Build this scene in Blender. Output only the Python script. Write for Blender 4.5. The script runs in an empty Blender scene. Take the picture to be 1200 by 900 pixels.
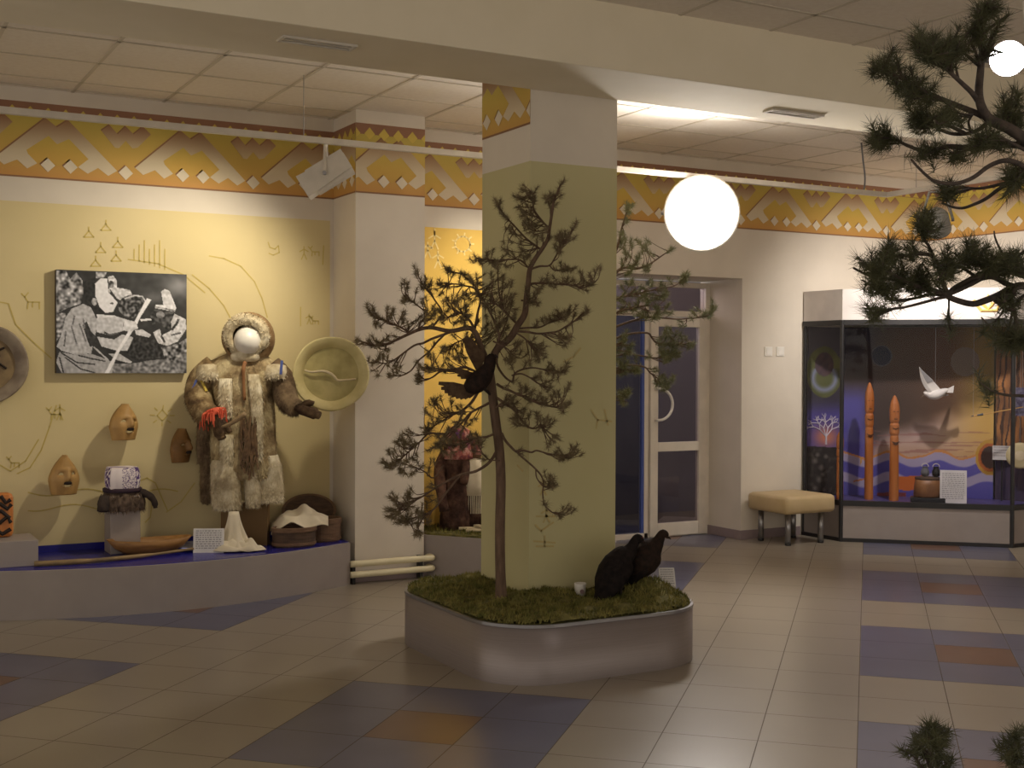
import bpy, bmesh, math, random
from math import sin, cos, pi, sqrt, radians, atan2, hypot, exp
from mathutils import Vector, Matrix, noise
random.seed(7)
SC = bpy.context.scene
COL = SC.collection

# ------------------------------------------------------------------ camera
FPX, PITCH, ROLL, TH, EYE = 1455.275, radians(.88299), radians(.2131), radians(61.0045), 1.6
CPI, SPI, CRO, SRO = cos(PITCH), sin(PITCH), cos(ROLL), sin(ROLL)
RIGHT = Vector((sin(TH), -cos(TH), 0)); FWD = Vector((cos(TH), sin(TH), 0)); UP = Vector((0, 0, 1))
cam_d = bpy.data.cameras.new('camera'); cam = bpy.data.objects.new('camera', cam_d); COL.objects.link(cam)
cam_d.sensor_fit = 'HORIZONTAL'; cam_d.sensor_width = 36.0; cam_d.lens = FPX / 1200 * 36.0; cam_d.clip_start = .05
_zx = RIGHT.copy()
_yd = -(UP * CPI + FWD * SPI)          # image-down with no roll
_zf = FWD * CPI - UP * SPI
cx_ = _zx * CRO - _yd * SRO
cy_ = _zx * SRO + _yd * CRO
M = Matrix.Identity(4)
for i in range(3):
    M[i][0] = cx_[i]; M[i][1] = -cy_[i]; M[i][2] = -_zf[i]
M[2][3] = EYE
cam.matrix_world = M
SC.camera = cam

def ray(px, py):
    return cx_ * ((px - 600) / FPX) + cy_ * ((py - 450) / FPX) + _zf
def at(px, py, d):                       # point at distance d along the view direction
    return Vector((0, 0, EYE)) + ray(px, py) * d
def onX(px, py, X):
    r = ray(px, py); t = X / r.x; return Vector((X, r.y * t, EYE + r.z * t))
def onY(px, py, Y):
    r = ray(px, py); t = Y / r.y; return Vector((r.x * t, Y, EYE + r.z * t))
def onZ(px, py, z):
    r = ray(px, py); t = (z - EYE) / r.z; return Vector((r.x * t, r.y * t, z))
def proj(p):
    q = Vector(p) - Vector((0, 0, EYE)); z = q.dot(_zf)
    return 600 + FPX * q.dot(cx_) / z, 450 + FPX * q.dot(cy_) / z

# ------------------------------------------------------------------ materials
def lin(c):
    c = c / 255.0
    return c / 12.92 if c <= .04045 else ((c + .055) / 1.055) ** 2.4
def rgb(c): return (lin(c[0]), lin(c[1]), lin(c[2]), 1)
MATS = {}
def mat(name, c1, c2=None, scale=8, rough=.6, metal=0, bump=0, detail=4, stretch=None, emit=None, estr=0, spec=.5, lo=.35, hi=.65):
    if name in MATS: return MATS[name]
    m = bpy.data.materials.new(name); m.use_nodes = True; MATS[name] = m
    nt = m.node_tree; b = nt.nodes['Principled BSDF']
    b.inputs['Roughness'].default_value = rough; b.inputs['Metallic'].default_value = metal
    b.inputs['Specular IOR Level'].default_value = spec
    tc = nt.nodes.new('ShaderNodeTexCoord'); no = nt.nodes.new('ShaderNodeTexNoise')
    no.inputs['Scale'].default_value = scale; no.inputs['Detail'].default_value = detail
    if stretch:
        mp = nt.nodes.new('ShaderNodeMapping'); mp.inputs['Scale'].default_value = stretch
        nt.links.new(tc.outputs['Object'], mp.inputs['Vector']); nt.links.new(mp.outputs['Vector'], no.inputs['Vector'])
    else:
        nt.links.new(tc.outputs['Object'], no.inputs['Vector'])
    r = nt.nodes.new('ShaderNodeValToRGB'); nt.links.new(no.outputs['Fac'], r.inputs['Fac'])
    if c2 is None: c2 = tuple(min(255, v * 1.06) for v in c1)
    r.color_ramp.elements[0].position = lo; r.color_ramp.elements[1].position = hi
    r.color_ramp.elements[0].color = rgb(c1); r.color_ramp.elements[1].color = rgb(c2)
    nt.links.new(r.outputs['Color'], b.inputs['Base Color'])
    if bump:
        bp = nt.nodes.new('ShaderNodeBump'); bp.inputs['Strength'].default_value = bump; bp.inputs['Distance'].default_value = .01
        nt.links.new(no.outputs['Fac'], bp.inputs['Height']); nt.links.new(bp.outputs['Normal'], b.inputs['Normal'])
    if emit:
        b.inputs['Emission Color'].default_value = rgb(emit); b.inputs['Emission Strength'].default_value = estr
    return m
def gradmat(name, stops, z0, z1, rough=.7):
    """a paint whose colour runs with height, as printed on the frieze"""
    m = bpy.data.materials.new(name); m.use_nodes = True; MATS[name] = m
    nt = m.node_tree; b = nt.nodes['Principled BSDF']; b.inputs['Roughness'].default_value = rough
    tc = nt.nodes.new('ShaderNodeTexCoord'); sx = nt.nodes.new('ShaderNodeSeparateXYZ'); mr = nt.nodes.new('ShaderNodeMapRange')
    mr.inputs['From Min'].default_value = z0; mr.inputs['From Max'].default_value = z1
    r = nt.nodes.new('ShaderNodeValToRGB')
    nt.links.new(tc.outputs['Object'], sx.inputs[0]); nt.links.new(sx.outputs['Z'], mr.inputs['Value'])
    nt.links.new(mr.outputs['Result'], r.inputs['Fac']); nt.links.new(r.outputs['Color'], b.inputs['Base Color'])
    e = r.color_ramp.elements
    while len(e) < len(stops): e.new(.5)
    for k, (p, c) in enumerate(stops): e[k].position = p; e[k].color = rgb(c)
    return m
def vcmat(name, rough=.6, spec=.4):
    m = bpy.data.materials.new(name); m.use_nodes = True; MATS[name] = m
    nt = m.node_tree; b = nt.nodes['Principled BSDF']; b.inputs['Roughness'].default_value = rough
    b.inputs['Specular IOR Level'].default_value = spec
    a = nt.nodes.new('ShaderNodeVertexColor'); a.layer_name = 'paint'
    nt.links.new(a.outputs['Color'], b.inputs['Base Color'])
    return m
def glassmat(name, tint, refl=.08, rough=.02, dens=.12):
    m = bpy.data.materials.new(name); m.use_nodes = True; MATS[name] = m
    nt = m.node_tree; nt.nodes.remove(nt.nodes['Principled BSDF'])
    out = nt.nodes['Material Output']; t = nt.nodes.new('ShaderNodeBsdfTransparent'); g = nt.nodes.new('ShaderNodeBsdfGlossy')
    lw = nt.nodes.new('ShaderNodeLayerWeight'); f = nt.nodes.new('ShaderNodeMath'); f.operation = 'POWER'; f.inputs[1].default_value = 3.0; nt.links.new(lw.outputs['Facing'], f.inputs[0]); lw.inputs['Blend'].default_value = .35
    f2 = nt.nodes.new('ShaderNodeMath'); f2.operation = 'MULTIPLY_ADD'; f2.inputs[1].default_value = .14; f2.inputs[2].default_value = refl*.35; nt.links.new(f.outputs[0], f2.inputs[0]); mx = nt.nodes.new('ShaderNodeMixShader')
    t.inputs['Color'].default_value = rgb(tint); g.inputs['Roughness'].default_value = rough
    nt.links.new(f2.outputs[0], mx.inputs[0]); nt.links.new(t.outputs[0], mx.inputs[1]); nt.links.new(g.outputs[0], mx.inputs[2])
    nt.links.new(mx.outputs[0], out.inputs['Surface'])
    return m

# ------------------------------------------------------------------ mesh builder
class MB:
    def __init__(s): s.v = []; s.f = []; s.m = []; s.c = None
    def add(s, vs, fs, mi=0):
        o = len(s.v); s.v += [tuple(p) for p in vs]
        for f in fs: s.f.append(tuple(i + o for i in f)); s.m.append(mi)
    def poly(s, pts, mi=0): s.add(pts, [tuple(range(len(pts)))], mi)
    def box(s, a, b, mi=0, R=None, c=None):
        x0, y0, z0 = a; x1, y1, z1 = b
        vs = [(x0,y0,z0),(x1,y0,z0),(x1,y1,z0),(x0,y1,z0),(x0,y0,z1),(x1,y0,z1),(x1,y1,z1),(x0,y1,z1)]
        if R is not None: vs = [tuple(R @ Vector(p) + Vector(c or (0,0,0))) for p in vs]
        s.add(vs, [(0,3,2,1),(4,5,6,7),(0,1,5,4),(1,2,6,5),(2,3,7,6),(3,0,4,7)], mi)
    def prism(s, pts, z0, z1, mi=0, cap_mi=None):
        n = len(pts)
        s.add([(p[0],p[1],z0) for p in pts] + [(p[0],p[1],z1) for p in pts], [(i,(i+1)%n,n+(i+1)%n,n+i) for i in range(n)], mi)
        o = len(s.v) - 2*n
        s.f.append(tuple(o+n+i for i in range(n))); s.m.append(mi if cap_mi is None else cap_mi)
        s.f.append(tuple(o+n-1-i for i in range(n))); s.m.append(mi)
    def tube(s, path, rad, n=8, mi=0, caps=True, sq=(1,1)):
        path = [Vector(p) for p in path]; k = len(path)
        if not isinstance(rad, (list, tuple)): rad = [rad]*k
        t0 = (path[1]-path[0]).normalized(); a = Vector((0,0,1)) if abs(t0.z) < .9 else Vector((1,0,0))
        u = t0.cross(a).normalized(); rings = []
        for i in range(k):
            t = (path[min(i+1,k-1)] - path[max(i-1,0)])
            if t.length < 1e-9: t = t0
            t.normalize(); u = (u - t*u.dot(t)); u.normalize(); w = t.cross(u)
            rings.append([path[i] + (u*cos(2*pi*j/n)*sq[0] + w*sin(2*pi*j/n)*sq[1])*rad[i] for j in range(n)])
        s.rings(rings, mi, caps)
    def rings(s, rings, mi=0, caps=True, closed=True):
        n = len(rings[0]); o = len(s.v)
        for r in rings: s.v += [tuple(p) for p in r]
        for i in range(len(rings)-1):
            for j in range(n if closed else n-1):
                a = o+i*n+j; b = o+i*n+(j+1)%n
                s.f.append((a, b, b+n, a+n)); s.m.append(mi)
        if caps and closed:
            s.f.append(tuple(o+n-1-j for j in range(n))); s.m.append(mi)
            e = o+(len(rings)-1)*n; s.f.append(tuple(e+j for j in range(n))); s.m.append(mi)
    def lathe(s, c, prof, n=24, mi=0, axis=None, caps=True, fold=None):
        c = Vector(c)
        if axis is None: U, W, A = Vector((1,0,0)), Vector((0,1,0)), Vector((0,0,1))
        else:
            A = Vector(axis).normalized(); U = A.cross(Vector((0,0,1)) if abs(A.z) < .9 else Vector((1,0,0))).normalized(); W = A.cross(U)
        rr = []
        for r, z in prof:
            rr.append([c + A*z + (U*cos(2*pi*j/n) + W*sin(2*pi*j/n))*(r*(fold(2*pi*j/n, z) if fold else 1)) for j in range(n)])
        s.rings(rr, mi, caps)
    def ell(s, c, r, R=None, n=14, k=9, mi=0):
        c = Vector(c); rr = []
        for i in range(k+1):
            ph = -pi/2 + pi*i/k; q = []
            for j in range(n):
                p = Vector((r[0]*max(cos(ph),.02)*cos(2*pi*j/n), r[1]*max(cos(ph),.02)*sin(2*pi*j/n), r[2]*sin(ph)))
                q.append(c + (R @ p if R is not None else p))
            rr.append(q)
        s.rings(rr, mi, True)

ORI = {}
def obj(name, mb, mats, parent=None, smooth=False, bevel=0, subsurf=0, solid=0, label=None, loc=None, kind=None):
    o0 = ORI[parent.name] if parent else Vector(loc or (0,0,0))
    me = bpy.data.meshes.new(name)
    me.from_pydata([tuple(Vector(p) - o0) for p in mb.v], [], mb.f)
    for m in (mats if isinstance(mats, (list, tuple)) else [mats]): me.materials.append(m)
    me.polygons.foreach_set('material_index', mb.m)
    if smooth: me.polygons.foreach_set('use_smooth', [True]*len(me.polygons))
    if mb.c:
        ca = me.color_attributes.new('paint', 'FLOAT_COLOR', 'POINT')
        ca.data.foreach_set('color', [x for c in mb.c for x in c])
    me.update()
    o = bpy.data.objects.new(name, me); COL.objects.link(o)
    if parent: o.parent = parent
    else: o.location = o0
    ORI[o.name] = o0
    if solid:
        d = o.modifiers.new('thickness', 'SOLIDIFY'); d.thickness = solid; d.offset = 0
    if bevel:
        d = o.modifiers.new('bevel', 'BEVEL'); d.width = bevel; d.segments = 2; d.limit_method = 'ANGLE'
    if subsurf:
        d = o.modifiers.new('smooth', 'SUBSURF'); d.levels = subsurf; d.render_levels = subsurf
    if label: o['label'] = label
    if kind: o['kind'] = kind
    return o
def tag(o, label, cat, group=None):
    o['label'] = label; o['category'] = cat
    if group: o['group'] = group
    return o
def thing(name, label, cat, loc=(0,0,0), group=None):
    o = bpy.data.objects.new(name, None); COL.objects.link(o); o.location = loc; o.empty_display_size = .05
    ORI[o.name] = Vector(loc)
    return tag(o, label, cat, group)
def struct(name, mb, mats, **k):
    o = obj(name, mb, mats, **k); o['kind'] = 'structure'; return o
def recalc(o):
    bm = bmesh.new(); bm.from_mesh(o.data); bmesh.ops.recalc_face_normals(bm, faces=bm.faces[:]); bm.to_mesh(o.data); bm.free()

def smoothpath(pts, n=4):
    """Catmull-Rom through the points"""
    P = [Vector(p) for p in pts]
    if len(P) < 3: return P
    out = []
    for i in range(len(P)-1):
        a = P[max(i-1,0)]; b = P[i]; c = P[i+1]; d = P[min(i+2, len(P)-1)]
        for k in range(n):
            t = k/n
            out.append(.5*((2*b) + (c-a)*t + (2*a-5*b+4*c-d)*t*t + (3*b-a-3*c+d)*t**3))
    out.append(P[-1]); return out
def clip_x(poly, x0, x1):
    def half(P, f, inter):
        out = []
        for i in range(len(P)):
            a = P[i]; b = P[(i+1) % len(P)]
            if f(a): out.append(a)
            if f(a) != f(b): out.append(inter(a, b))
        return out
    for X, f in ((x0, lambda p: p[0] >= x0), (x1, lambda p: p[0] <= x1)):
        if not poly: return []
        poly = half(poly, f, lambda a, b, X=X: (X, a[1] + (b[1]-a[1])*(X-a[0])/(b[0]-a[0])))
    return poly

# ------------------------------------------------------------------ the palette
m_wall = mat('wall_paint', (214,204,190), (220,210,196), 3, .8, bump=.02)
m_ceil = mat('ceiling_tile', (224,214,200), (229,220,207), 30, .85, bump=.05)
m_grid = mat('ceiling_grid', (194,184,168), None, 3, .7)
m_soff = mat('plaster', (228,217,192), (232,221,197), 4, .85)
m_beige = mat('panel_paint_beige', (213,196,148), (217,200,154), 2, .8)
m_ochre = mat('panel_paint_ochre', (224,186,92), (230,192,100), 2, .8)
m_olive = mat('mural_line_olive', (198,176,98), (203,182,108), 6, .8)
m_pale = mat('mural_line_pale', (240,216,150), None, 6, .8)
m_green = mat('pillar_paint_green', (192,184,138), (196,188,144), 2, .8)
m_orangefig = mat('pillar_figure_paint', (190,168,112), (186,172,122), 30, .8)
m_base = mat('baseboard_lilac', (140,124,126), None, 5, .5)
m_tilec = mat('floor_tile_cream', (140,130,116), (145,135,121), 1.5, .28)
m_tileb = mat('floor_tile_blue', (90,90,110), (96,96,118), 3, .28)
m_tiler = mat('floor_tile_brown', (104,76,64), (110,82,70), 3, .3)
m_grout = mat('grout', (98,88,78), None, 6, .8)
m_brushed = mat('brushed_metal', (136,126,124), (142,132,130), 3, .38, .35, stretch=(1,1,60))
m_alu = mat('grey_laminate', (148,138,134), (153,143,139), 6, .5)
m_blue = mat('blue_gloss', (34,34,122), (40,40,134), 3, .25, spec=.25)
m_black = mat('black_metal', (26,24,26), (32,30,32), 12, .4)
m_white = mat('white_plastic', (225,220,212), None, 8, .4)
m_pvc = mat('door_pvc', (214,204,190), None, 5, .35)
m_lampgrey = mat('lamp_housing_grey', (196,188,176), None, 10, .45)
m_lampdark = mat('lamp_housing_dark', (104,104,108), None, 10, .45)
m_bark = mat('pine_bark', (88,68,54), (112,90,72), 40, .9, bump=.6, stretch=(1,1,.25))
m_barkfg = mat('dark_pine_bark', (62,54,50), (84,72,64), 40, .9, bump=.6)
m_needle = mat('dry_needles', (104,90,64), (134,118,88), 20, .7)
m_needle2 = mat('green_needles', (104,108,72), (128,126,88), 20, .7)
m_needlefg = mat('dark_needles', (62,64,42), (86,86,56), 20, .7)
m_moss = mat('moss', (76,74,34), (122,114,60), 22, .95, bump=.5)
m_mossb = mat('moss_tuft', (86,88,38), (140,130,70), 12, .95)
m_wood = mat('mask_wood', (164,126,72), (188,150,92), 14, .55, bump=.15, stretch=(1,1,.2))
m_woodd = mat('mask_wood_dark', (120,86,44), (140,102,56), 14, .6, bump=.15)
m_hole = mat('burnt_and_shade_dark', (36,24,18), None, 10, .8)
m_idol = mat('idol_wood', (172,100,44), (196,122,60), 10, .5, bump=.15, stretch=(1,1,.15))
m_hide = mat('drum_hide', (158,146,92), (184,170,116), 9, .6, bump=.1)
m_hidel = mat('drum_hide_pale', (196,182,128), (212,198,146), 9, .6, bump=.1)
m_hided = mat('drum_hide_dark', (104,84,60), (146,124,86), 7, .6, bump=.1)
m_hider = mat('drum_rim_grey', (150,136,118), (120,104,88), 9, .6, bump=.1)
m_antler = mat('antler', (222,206,172), (200,184,150), 12, .5)
m_birch = mat('birch_bark_dark', (66,50,40), (90,68,52), 12, .8, bump=.4, stretch=(1,1,4))
m_birch2 = mat('birch_bark_brown', (96,72,54), (118,90,68), 12, .8, bump=.4, stretch=(1,1,4))
m_cloth = mat('white_cloth', (206,194,170), (218,206,184), 6, .9, bump=.1)
m_paper = mat('card_paper', (212,208,206), None, 9, .7)
m_ink = mat('print_grey', (150,146,146), None, 9, .8)
m_bench = mat('cream_leather', (190,167,126), (196,173,133), 7, .55, bump=.05)
m_steel = mat('steel', (150,148,150), None, 8, .3, .8)
m_cream = mat('radiator_enamel', (222,212,178), None, 5, .4)
m_bird = mat('grouse_black', (24,20,20), (38,31,29), 30, .85, bump=.3, spec=.15)
m_bird2 = mat('grouse_brown', (50,37,31), (33,27,24), 40, .85, bump=.3, spec=.15)
m_feather = mat('feather_brown', (92,74,56), (70,54,42), 30, .85, spec=.15)
m_red = mat('wattle_red', (92,34,28), None, 9, .6)
m_purple = mat('purple', (86,56,112), None, 9, .8)
m_gull = mat('gull_white', (236,230,222), (222,216,210), 12, .7)
m_gullg = mat('gull_grey', (150,146,146), (170,166,164), 12, .7)
# ================================================================== THE ROOM
ZC, ZB = 3.46, 3.12
WY, WX = 8.95, 9.70
# floor: square tiles laid at 45 degrees to the walls, blue squares of nine tiles with a brown one in the middle
PP, QQ, P0, Q0 = .43, .409, 5.79, .032
mb = MB()
mb.poly([(-4,-3,0),(WX,-3,0),(WX,11,0),(-4,11,0)], 3)
S2 = 1/sqrt(2)
def pq(p, q, z): return ((p-q)*S2, (p+q)*S2, z)
for i in range(-14, 18):
    for j in range(-22, 24):
        p = P0 + i*PP; q = Q0 + j*QQ; g = .0022
        c = pq(p+PP/2, q+QQ/2, 0)
        if not (-3.6 < c[0] < WX-.2 and -2.6 < c[1] < 10.5): continue
        k = 0
        if i % 5 in (2,3,4) and j % 6 in (3,4,5): k = 2 if (i % 5 == 3 and j % 6 == 4) else 1
        mb.poly([pq(p+g,q+g,.001), pq(p+g,q+QQ-g,.001), pq(p+PP-g,q+QQ-g,.001), pq(p+PP-g,q+g,.001)][::-1], k)
floor = struct('floor', mb, [m_tilec, m_tileb, m_tiler, m_grout])

# ceiling with its tile grid, and the plastered beam that crosses it
mb = MB()
mb.box((-4,5.96,ZC),(WX,9.6,ZC+.1),0); mb.box((-4,-3,ZC),(WX,5.36,ZC+.1),0)
gz = ZC-.004
x = 1.5 - .62*9
while x < WX:
    for y0, y1 in ((5.96,WY),(-3,5.36)): mb.box((x-.011,y0,gz),(x+.011,y1,ZC),1)
    x += .62
for y in (6.2,6.8,7.4,8.0,8.6,8.87): mb.box((-4,y-.011,gz),(WX,y+.011,ZC),1)
y = 5.0
while y > -3:
    mb.box((-4,y-.011,gz),(WX,y+.011,ZC),1); y -= .6
struct('ceiling', mb, [m_ceil, m_grid])
mb = MB(); mb.box((-4,5.36,ZB),(WX,5.965,ZC+.1),0)
struct('trim_1', mb, [m_soff], bevel=.004)
# the back wall with the door recess
RX0, RX1, RZ, RY = 5.75, 7.37, 2.40, 9.47
mb = MB()
mb.box((-4,WY,0),(RX0,RY+.1,ZC+.1)); mb.box((RX1,WY,0),(WX+.1,RY+.1,ZC+.1)); mb.box((RX0,WY,RZ),(RX1,RY+.1,ZC+.1))
wall_back = struct('wall_back', mb, [m_wall])
mb = MB(); mb.box((WX,-3,0),(WX+.12,WY+.3,ZC+.1)); wall_right = struct('wall_right', mb, [m_wall])
mb = MB(); mb.box((3.5,11,0),(11.5,11.1,2.6))
struct('wall_lobby', mb, [mat('lobby_paint', (108,106,116), (118,116,126), 2, .8)])
# pilaster
PX0, PX1, PY = 3.40, 3.955, 8.5
mb = MB(); mb.box((PX0,PY,0),(PX1,WY,ZC)); pil = struct('pilaster', mb, [m_wall])
# painted panels on the wall (the picture zone behind the exhibits)
mb = MB(); mb.box((-4,WY-.002,.28),(3.372,WY,2.69)); obj('painted_panel', mb, m_beige, wall_back, label='beige painted panel behind the shaman exhibits')
mb = MB(); mb.box((PX1,WY-.002,.28),(RX0-.3,WY,2.69)); obj('painted_panel', mb, m_ochre, wall_back, label='ochre painted panel right of the pilaster')

# ---- frieze: printed mountains and diamonds
FZ, FH, FT = 2.86, .50, .915
G_bg = gradmat('frieze_ground', [(0,(194,142,76)),(.3,(200,162,80)),(.95,(184,168,76)),(1,(184,168,76))], FZ, FZ+FH)
G_mt = gradmat('frieze_mountain', [(0,(214,200,176)),(.35,(206,190,160)),(.8,(150,112,74)),(1,(140,98,70))], FZ, FZ+FH)
G_in = gradmat('frieze_inner', [(0,(198,156,76)),(.3,(200,162,76)),(.65,(194,172,78)),(1,(194,172,78))], FZ, FZ+FH)
G_ht = gradmat('frieze_heart', [(0,(204,160,80)),(.42,(206,188,150)),(.8,(146,104,72)),(1,(146,104,72))], FZ, FZ+FH)
m_fbr = mat('frieze_brown', (142,102,78), None, 4, .7)
m_fsh = mat('frieze_edge', (136,98,68), None, 4, .7)
m_fye = mat('frieze_yellow', (198,174,80), None, 4, .7)
MT = [(-.43,.23),(-.37,.14),(-.28,.22),(-.21,.11),(-.14,.19),(-.205,.31),(-.215,.36),(-.06,.575),(.0,.47),(.085,.555),(.225,.30),(.15,.18),(.22,.10),(.295,.19),(.37,.09),(.435,.17),(.08,.81),(.0,.70),(-.08,.81)]
IN = [(-.205,.31),(-.215,.36),(-.06,.575),(0,.47),(.085,.555),(.225,.30),(.15,.18),(.09,.25),(.0,.17),(-.07,.255),(-.14,.19)]
DI = lambda cx, cz, r: [(cx-r*.54,cz),(cx,cz-r),(cx+r*.54,cz),(cx,cz+r)]
HT = [(.32,.71),(.38,.80),(.44,.68),(.50,.80),(.56,.70),(.63,.82),(.69,.72),(.59,.52),(.55,.50),(.50,.60),(.45,.49),(.42,.49)]
def frieze(name, o, du, dn, length, phase, parent, style=0, z0=FZ):
    """o: start on the wall foot line, du: along the wall, dn: out of the wall"""
    o = Vector(o); du = Vector(du); dn = Vector(dn); mb = MB(); dz = z0-FZ
    def put(pl, mi, lay, off=(0,0)):
        pl = clip_x([(a+off[0], b+off[1]) for a, b in pl], 0, length)
        if len(pl) < 3: return
        pts = [o + du*a + dn*(.0012+.0007*lay) + Vector((0,0,FZ+dz+b)) for a, b in pl]
        nrm = (pts[1]-pts[0]).cross(pts[2]-pts[0])
        # triangulate through bmesh later; keep as ngon
        mb.poly(pts, mi)
    put([(0,0),(length,0),(length,FH),(0,FH)], 0, 0)
    put([(0,-.006),(length,-.006),(length,.006),(0,.006)], 5, 1)
    put([(0,FH-.075),(length,FH-.075),(length,FH+.004),(0,FH+.004)], 4, 1)
    n0 = int(-phase/FT) - 2
    for n in range(n0, n0 + int(length/FT) + 5):
        c = phase + n*FT
        T = lambda pl: [(c + a*FT, b*FH) for a, b in pl]
        put(T(MT), 5, 1, (-.008,.007)); put(T(MT), 1, 2)
        put(T(IN), 2, 3)
        for cx in (-.065,.095):
            put(T(DI(cx,.175,.095)), 5, 3, (-.008,.006)); put(T(DI(cx,.175,.095)), 3, 4)
        put(T(DI(.5,.15,.10)), 5, 2, (-.008,.006)); put(T(DI(.5,.15,.10)), 3, 3)
        put(T(HT), 5, 1, (-.006,.006)); put(T(HT), 6, 2)
        for k in range(8):
            cx = (k+.5)/8 - .5
            put(T([(cx-.045,.86),(cx+.045,.86),(cx,.955)]), 7, 2)
            if style: put(T(DI(cx, .86, .085)), 7, 3)
    ob = obj(name, mb, [G_bg, G_mt, G_in, mat('frieze_cream',(212,200,178),None,4,.7), m_fbr, m_fsh, G_ht, m_fye], parent)
    bm = bmesh.new(); bm.from_mesh(ob.data); bmesh.ops.triangulate(bm, faces=bm.faces[:])
    bm.normal_update()
    for f in bm.faces:
        if f.normal.dot(dn) < 0: f.normal_flip()
    bm.to_mesh(ob.data); bm.free()
    return ob
frieze('frieze', (-4,WY,0), (1,0,0), (0,-1,0), 4+PX0, 4+1.40, wall_back)
frieze('frieze', (PX1,WY,0), (1,0,0), (0,-1,0), WX-PX1, 8.72-PX1, wall_back)
frieze('frieze', (WX,WY,0), (0,-1,0), (-1,0,0), 8, .28, wall_right, 1)
frieze('frieze', (PX0,PY,0), (1,0,0), (0,-1,0), PX1-PX0, .28, pil, 1)
frieze('frieze', (PX0,WY,0), (0,-1,0), (-1,0,0), WY-PY, .3, pil, 1)
# the pillar in the planter: green below, cream above, a piece of frieze on its left side
CX0, CX1, CY0, CY1, CG = 3.416, 3.99, 5.965, 6.535, 2.727
mb = MB(); mb.box((CX0,CY0,0),(CX1,CY1,CG),0); mb.box((CX0,CY0,CG),(CX1,CY1,ZC),1)
pillar = struct('pillar', mb, [m_green, m_wall])
frieze('frieze', (CX0,CY1,0), (0,-1,0), (-1,0,0), CY1-CY0, .12, pillar, 0, 2.935)

# ---- little rock-art figures painted on walls and pillar
def strips(paths, plane, w, lay=.0045):
    mb = MB()
    for P in paths:
        pts = [plane(*p) for p in P]
        for a, b in zip(pts[:-1], pts[1:]):
            d = b - a
            if d.length < 1e-6: continue
            n = d.cross(NRM).normalized()*w/2; e = NRM*lay; d = d.normalized()*w*.3
            mb.poly([a-d-n+e, b+d-n+e, b+d+n+e, a-d+n+e])
    return mb
NRM = Vector((0,-1,0)); WP = lambda x, y: onY(x, y, WY)
def tent(x, y, s=7): return [[(x-s,y),(x,y-s*1.2),(x+s,y)],[(x-s*.9,y),(x+s*.9,y)],[(x,y-s*1.2),(x,y-s*2)]]
def reindeer(x, y, s=1): return [[(x-8*s,y),(x-7*s,y-8*s),(x+6*s,y-8*s),(x+6*s,y)],[(x-2*s,y-8*s),(x-2*s,y-2*s)],[(x-7*s,y-8*s),(x-11*s,y-14*s),(x-15*s,y-18*s)],[(x-11*s,y-14*s),(x-7*s,y-19*s)]]
def man(x, y, s=1): return [[(x-3*s,y),(x,y-7*s),(x+3*s,y)],[(x,y-7*s),(x,y-15*s)],[(x-5*s,y-9*s),(x,y-12*s),(x+5*s,y-9*s)]]
ol = []
for t in ((104,278),(124,270),(118,296),(138,290),(112,312),(136,306)): ol += tent(*t, 6)
for k in range(7): ol += [[(157+6*k,304+2*k),(157+6*k,292-(k%3)*5)]]
ol += [[(150,304),(185,309),(215,322),(240,343)], [(0,354),(10,356),(18,380),(40,402),(60,420)]]
ol += [[(245,300),(262,303),(282,312),(298,330),(307,350),(313,372)]]
ol += [[(225,322),(245,338),(262,358),(275,382)], [(20,555),(35,548),(48,528),(58,500),(66,475)], [(0,545),(12,552),(30,540),(45,515)]]
ol += reindeer(40,362,1.0) + reindeer(66,492,.8) + man(70,492,1.2) + reindeer(18,548,.7)
ol += [[(314,284),(316,290),(322,292),(326,288),(327,296),(320,299),(315,297)]] + man(356,304) + reindeer(370,300,.6) + [[(379,288),(378,310)]]
ol += [[(352,360),(352,382)]] + man(362,380,.8) + reindeer(370,380,.5)
ol += [[(184,487),(190,480),(196,487),(190,493),(184,487)]] + [[(190+9*cos(a),487+8*sin(a)),(190+14*cos(a),487+12*sin(a))] for a in (0,.8,1.6,2.4,3.2,4,4.8,5.6)]
wv = lambda x0,x1,y,a,ph: [(x, y+a*sin((x-x0)*.07+ph)) for x in range(x0,x1,7)]
ol += [wv(33,215,577,4,0), wv(33,160,595,4,1), [(160,565),(172,560),(182,566),(196,598)], [(195,600),(212,588),(228,566)], [(170,580),(178,590),(176,606),(170,612)], [(250,560),(262,552),(280,560)]]
obj('rock_art', strips(ol, WP, .008), m_olive, wall_back, label='faint olive rock art figures on the beige panel')
pal = [[(542+9*cos(a*.5),286+9*sin(a*.5)) for a in range(14)]] + [[(542+10*cos(a),286+10*sin(a)),(542+13*cos(a),286+13*sin(a))] for a in [k*.7 for k in range(9)]]
pal += man(509,292,1.4) + man(501,302,1.2) + man(513,314,1.3) + [[(509,275),(509,268)]]
obj('rock_art', strips(pal, WP, .012), m_pale, wall_back, label='pale sun and figures on the ochre panel')
CPF = lambda x, y: onY(x, y, CY0)
fg = man(636,580,1.1)+man(640,612,1.2)+[[(628,605),(650,605)],[(627,615),(634,622),(648,612)],[(625,634),(650,636)],[(638,628),(638,640)],[(628,640),(648,640)]]
fg += [[(692,480),(700,492),(716,494)],[(700,492),(698,502)],[(708,480),(712,498)],[(660,424),(672,418),(680,408)],[(640,440),(648,430)],[(606,545),(612,552)]]
obj('rock_art', strips(fg, CPF, .010), m_orangefig, pillar, label='faint orange rock art figures on the green pillar')

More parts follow.
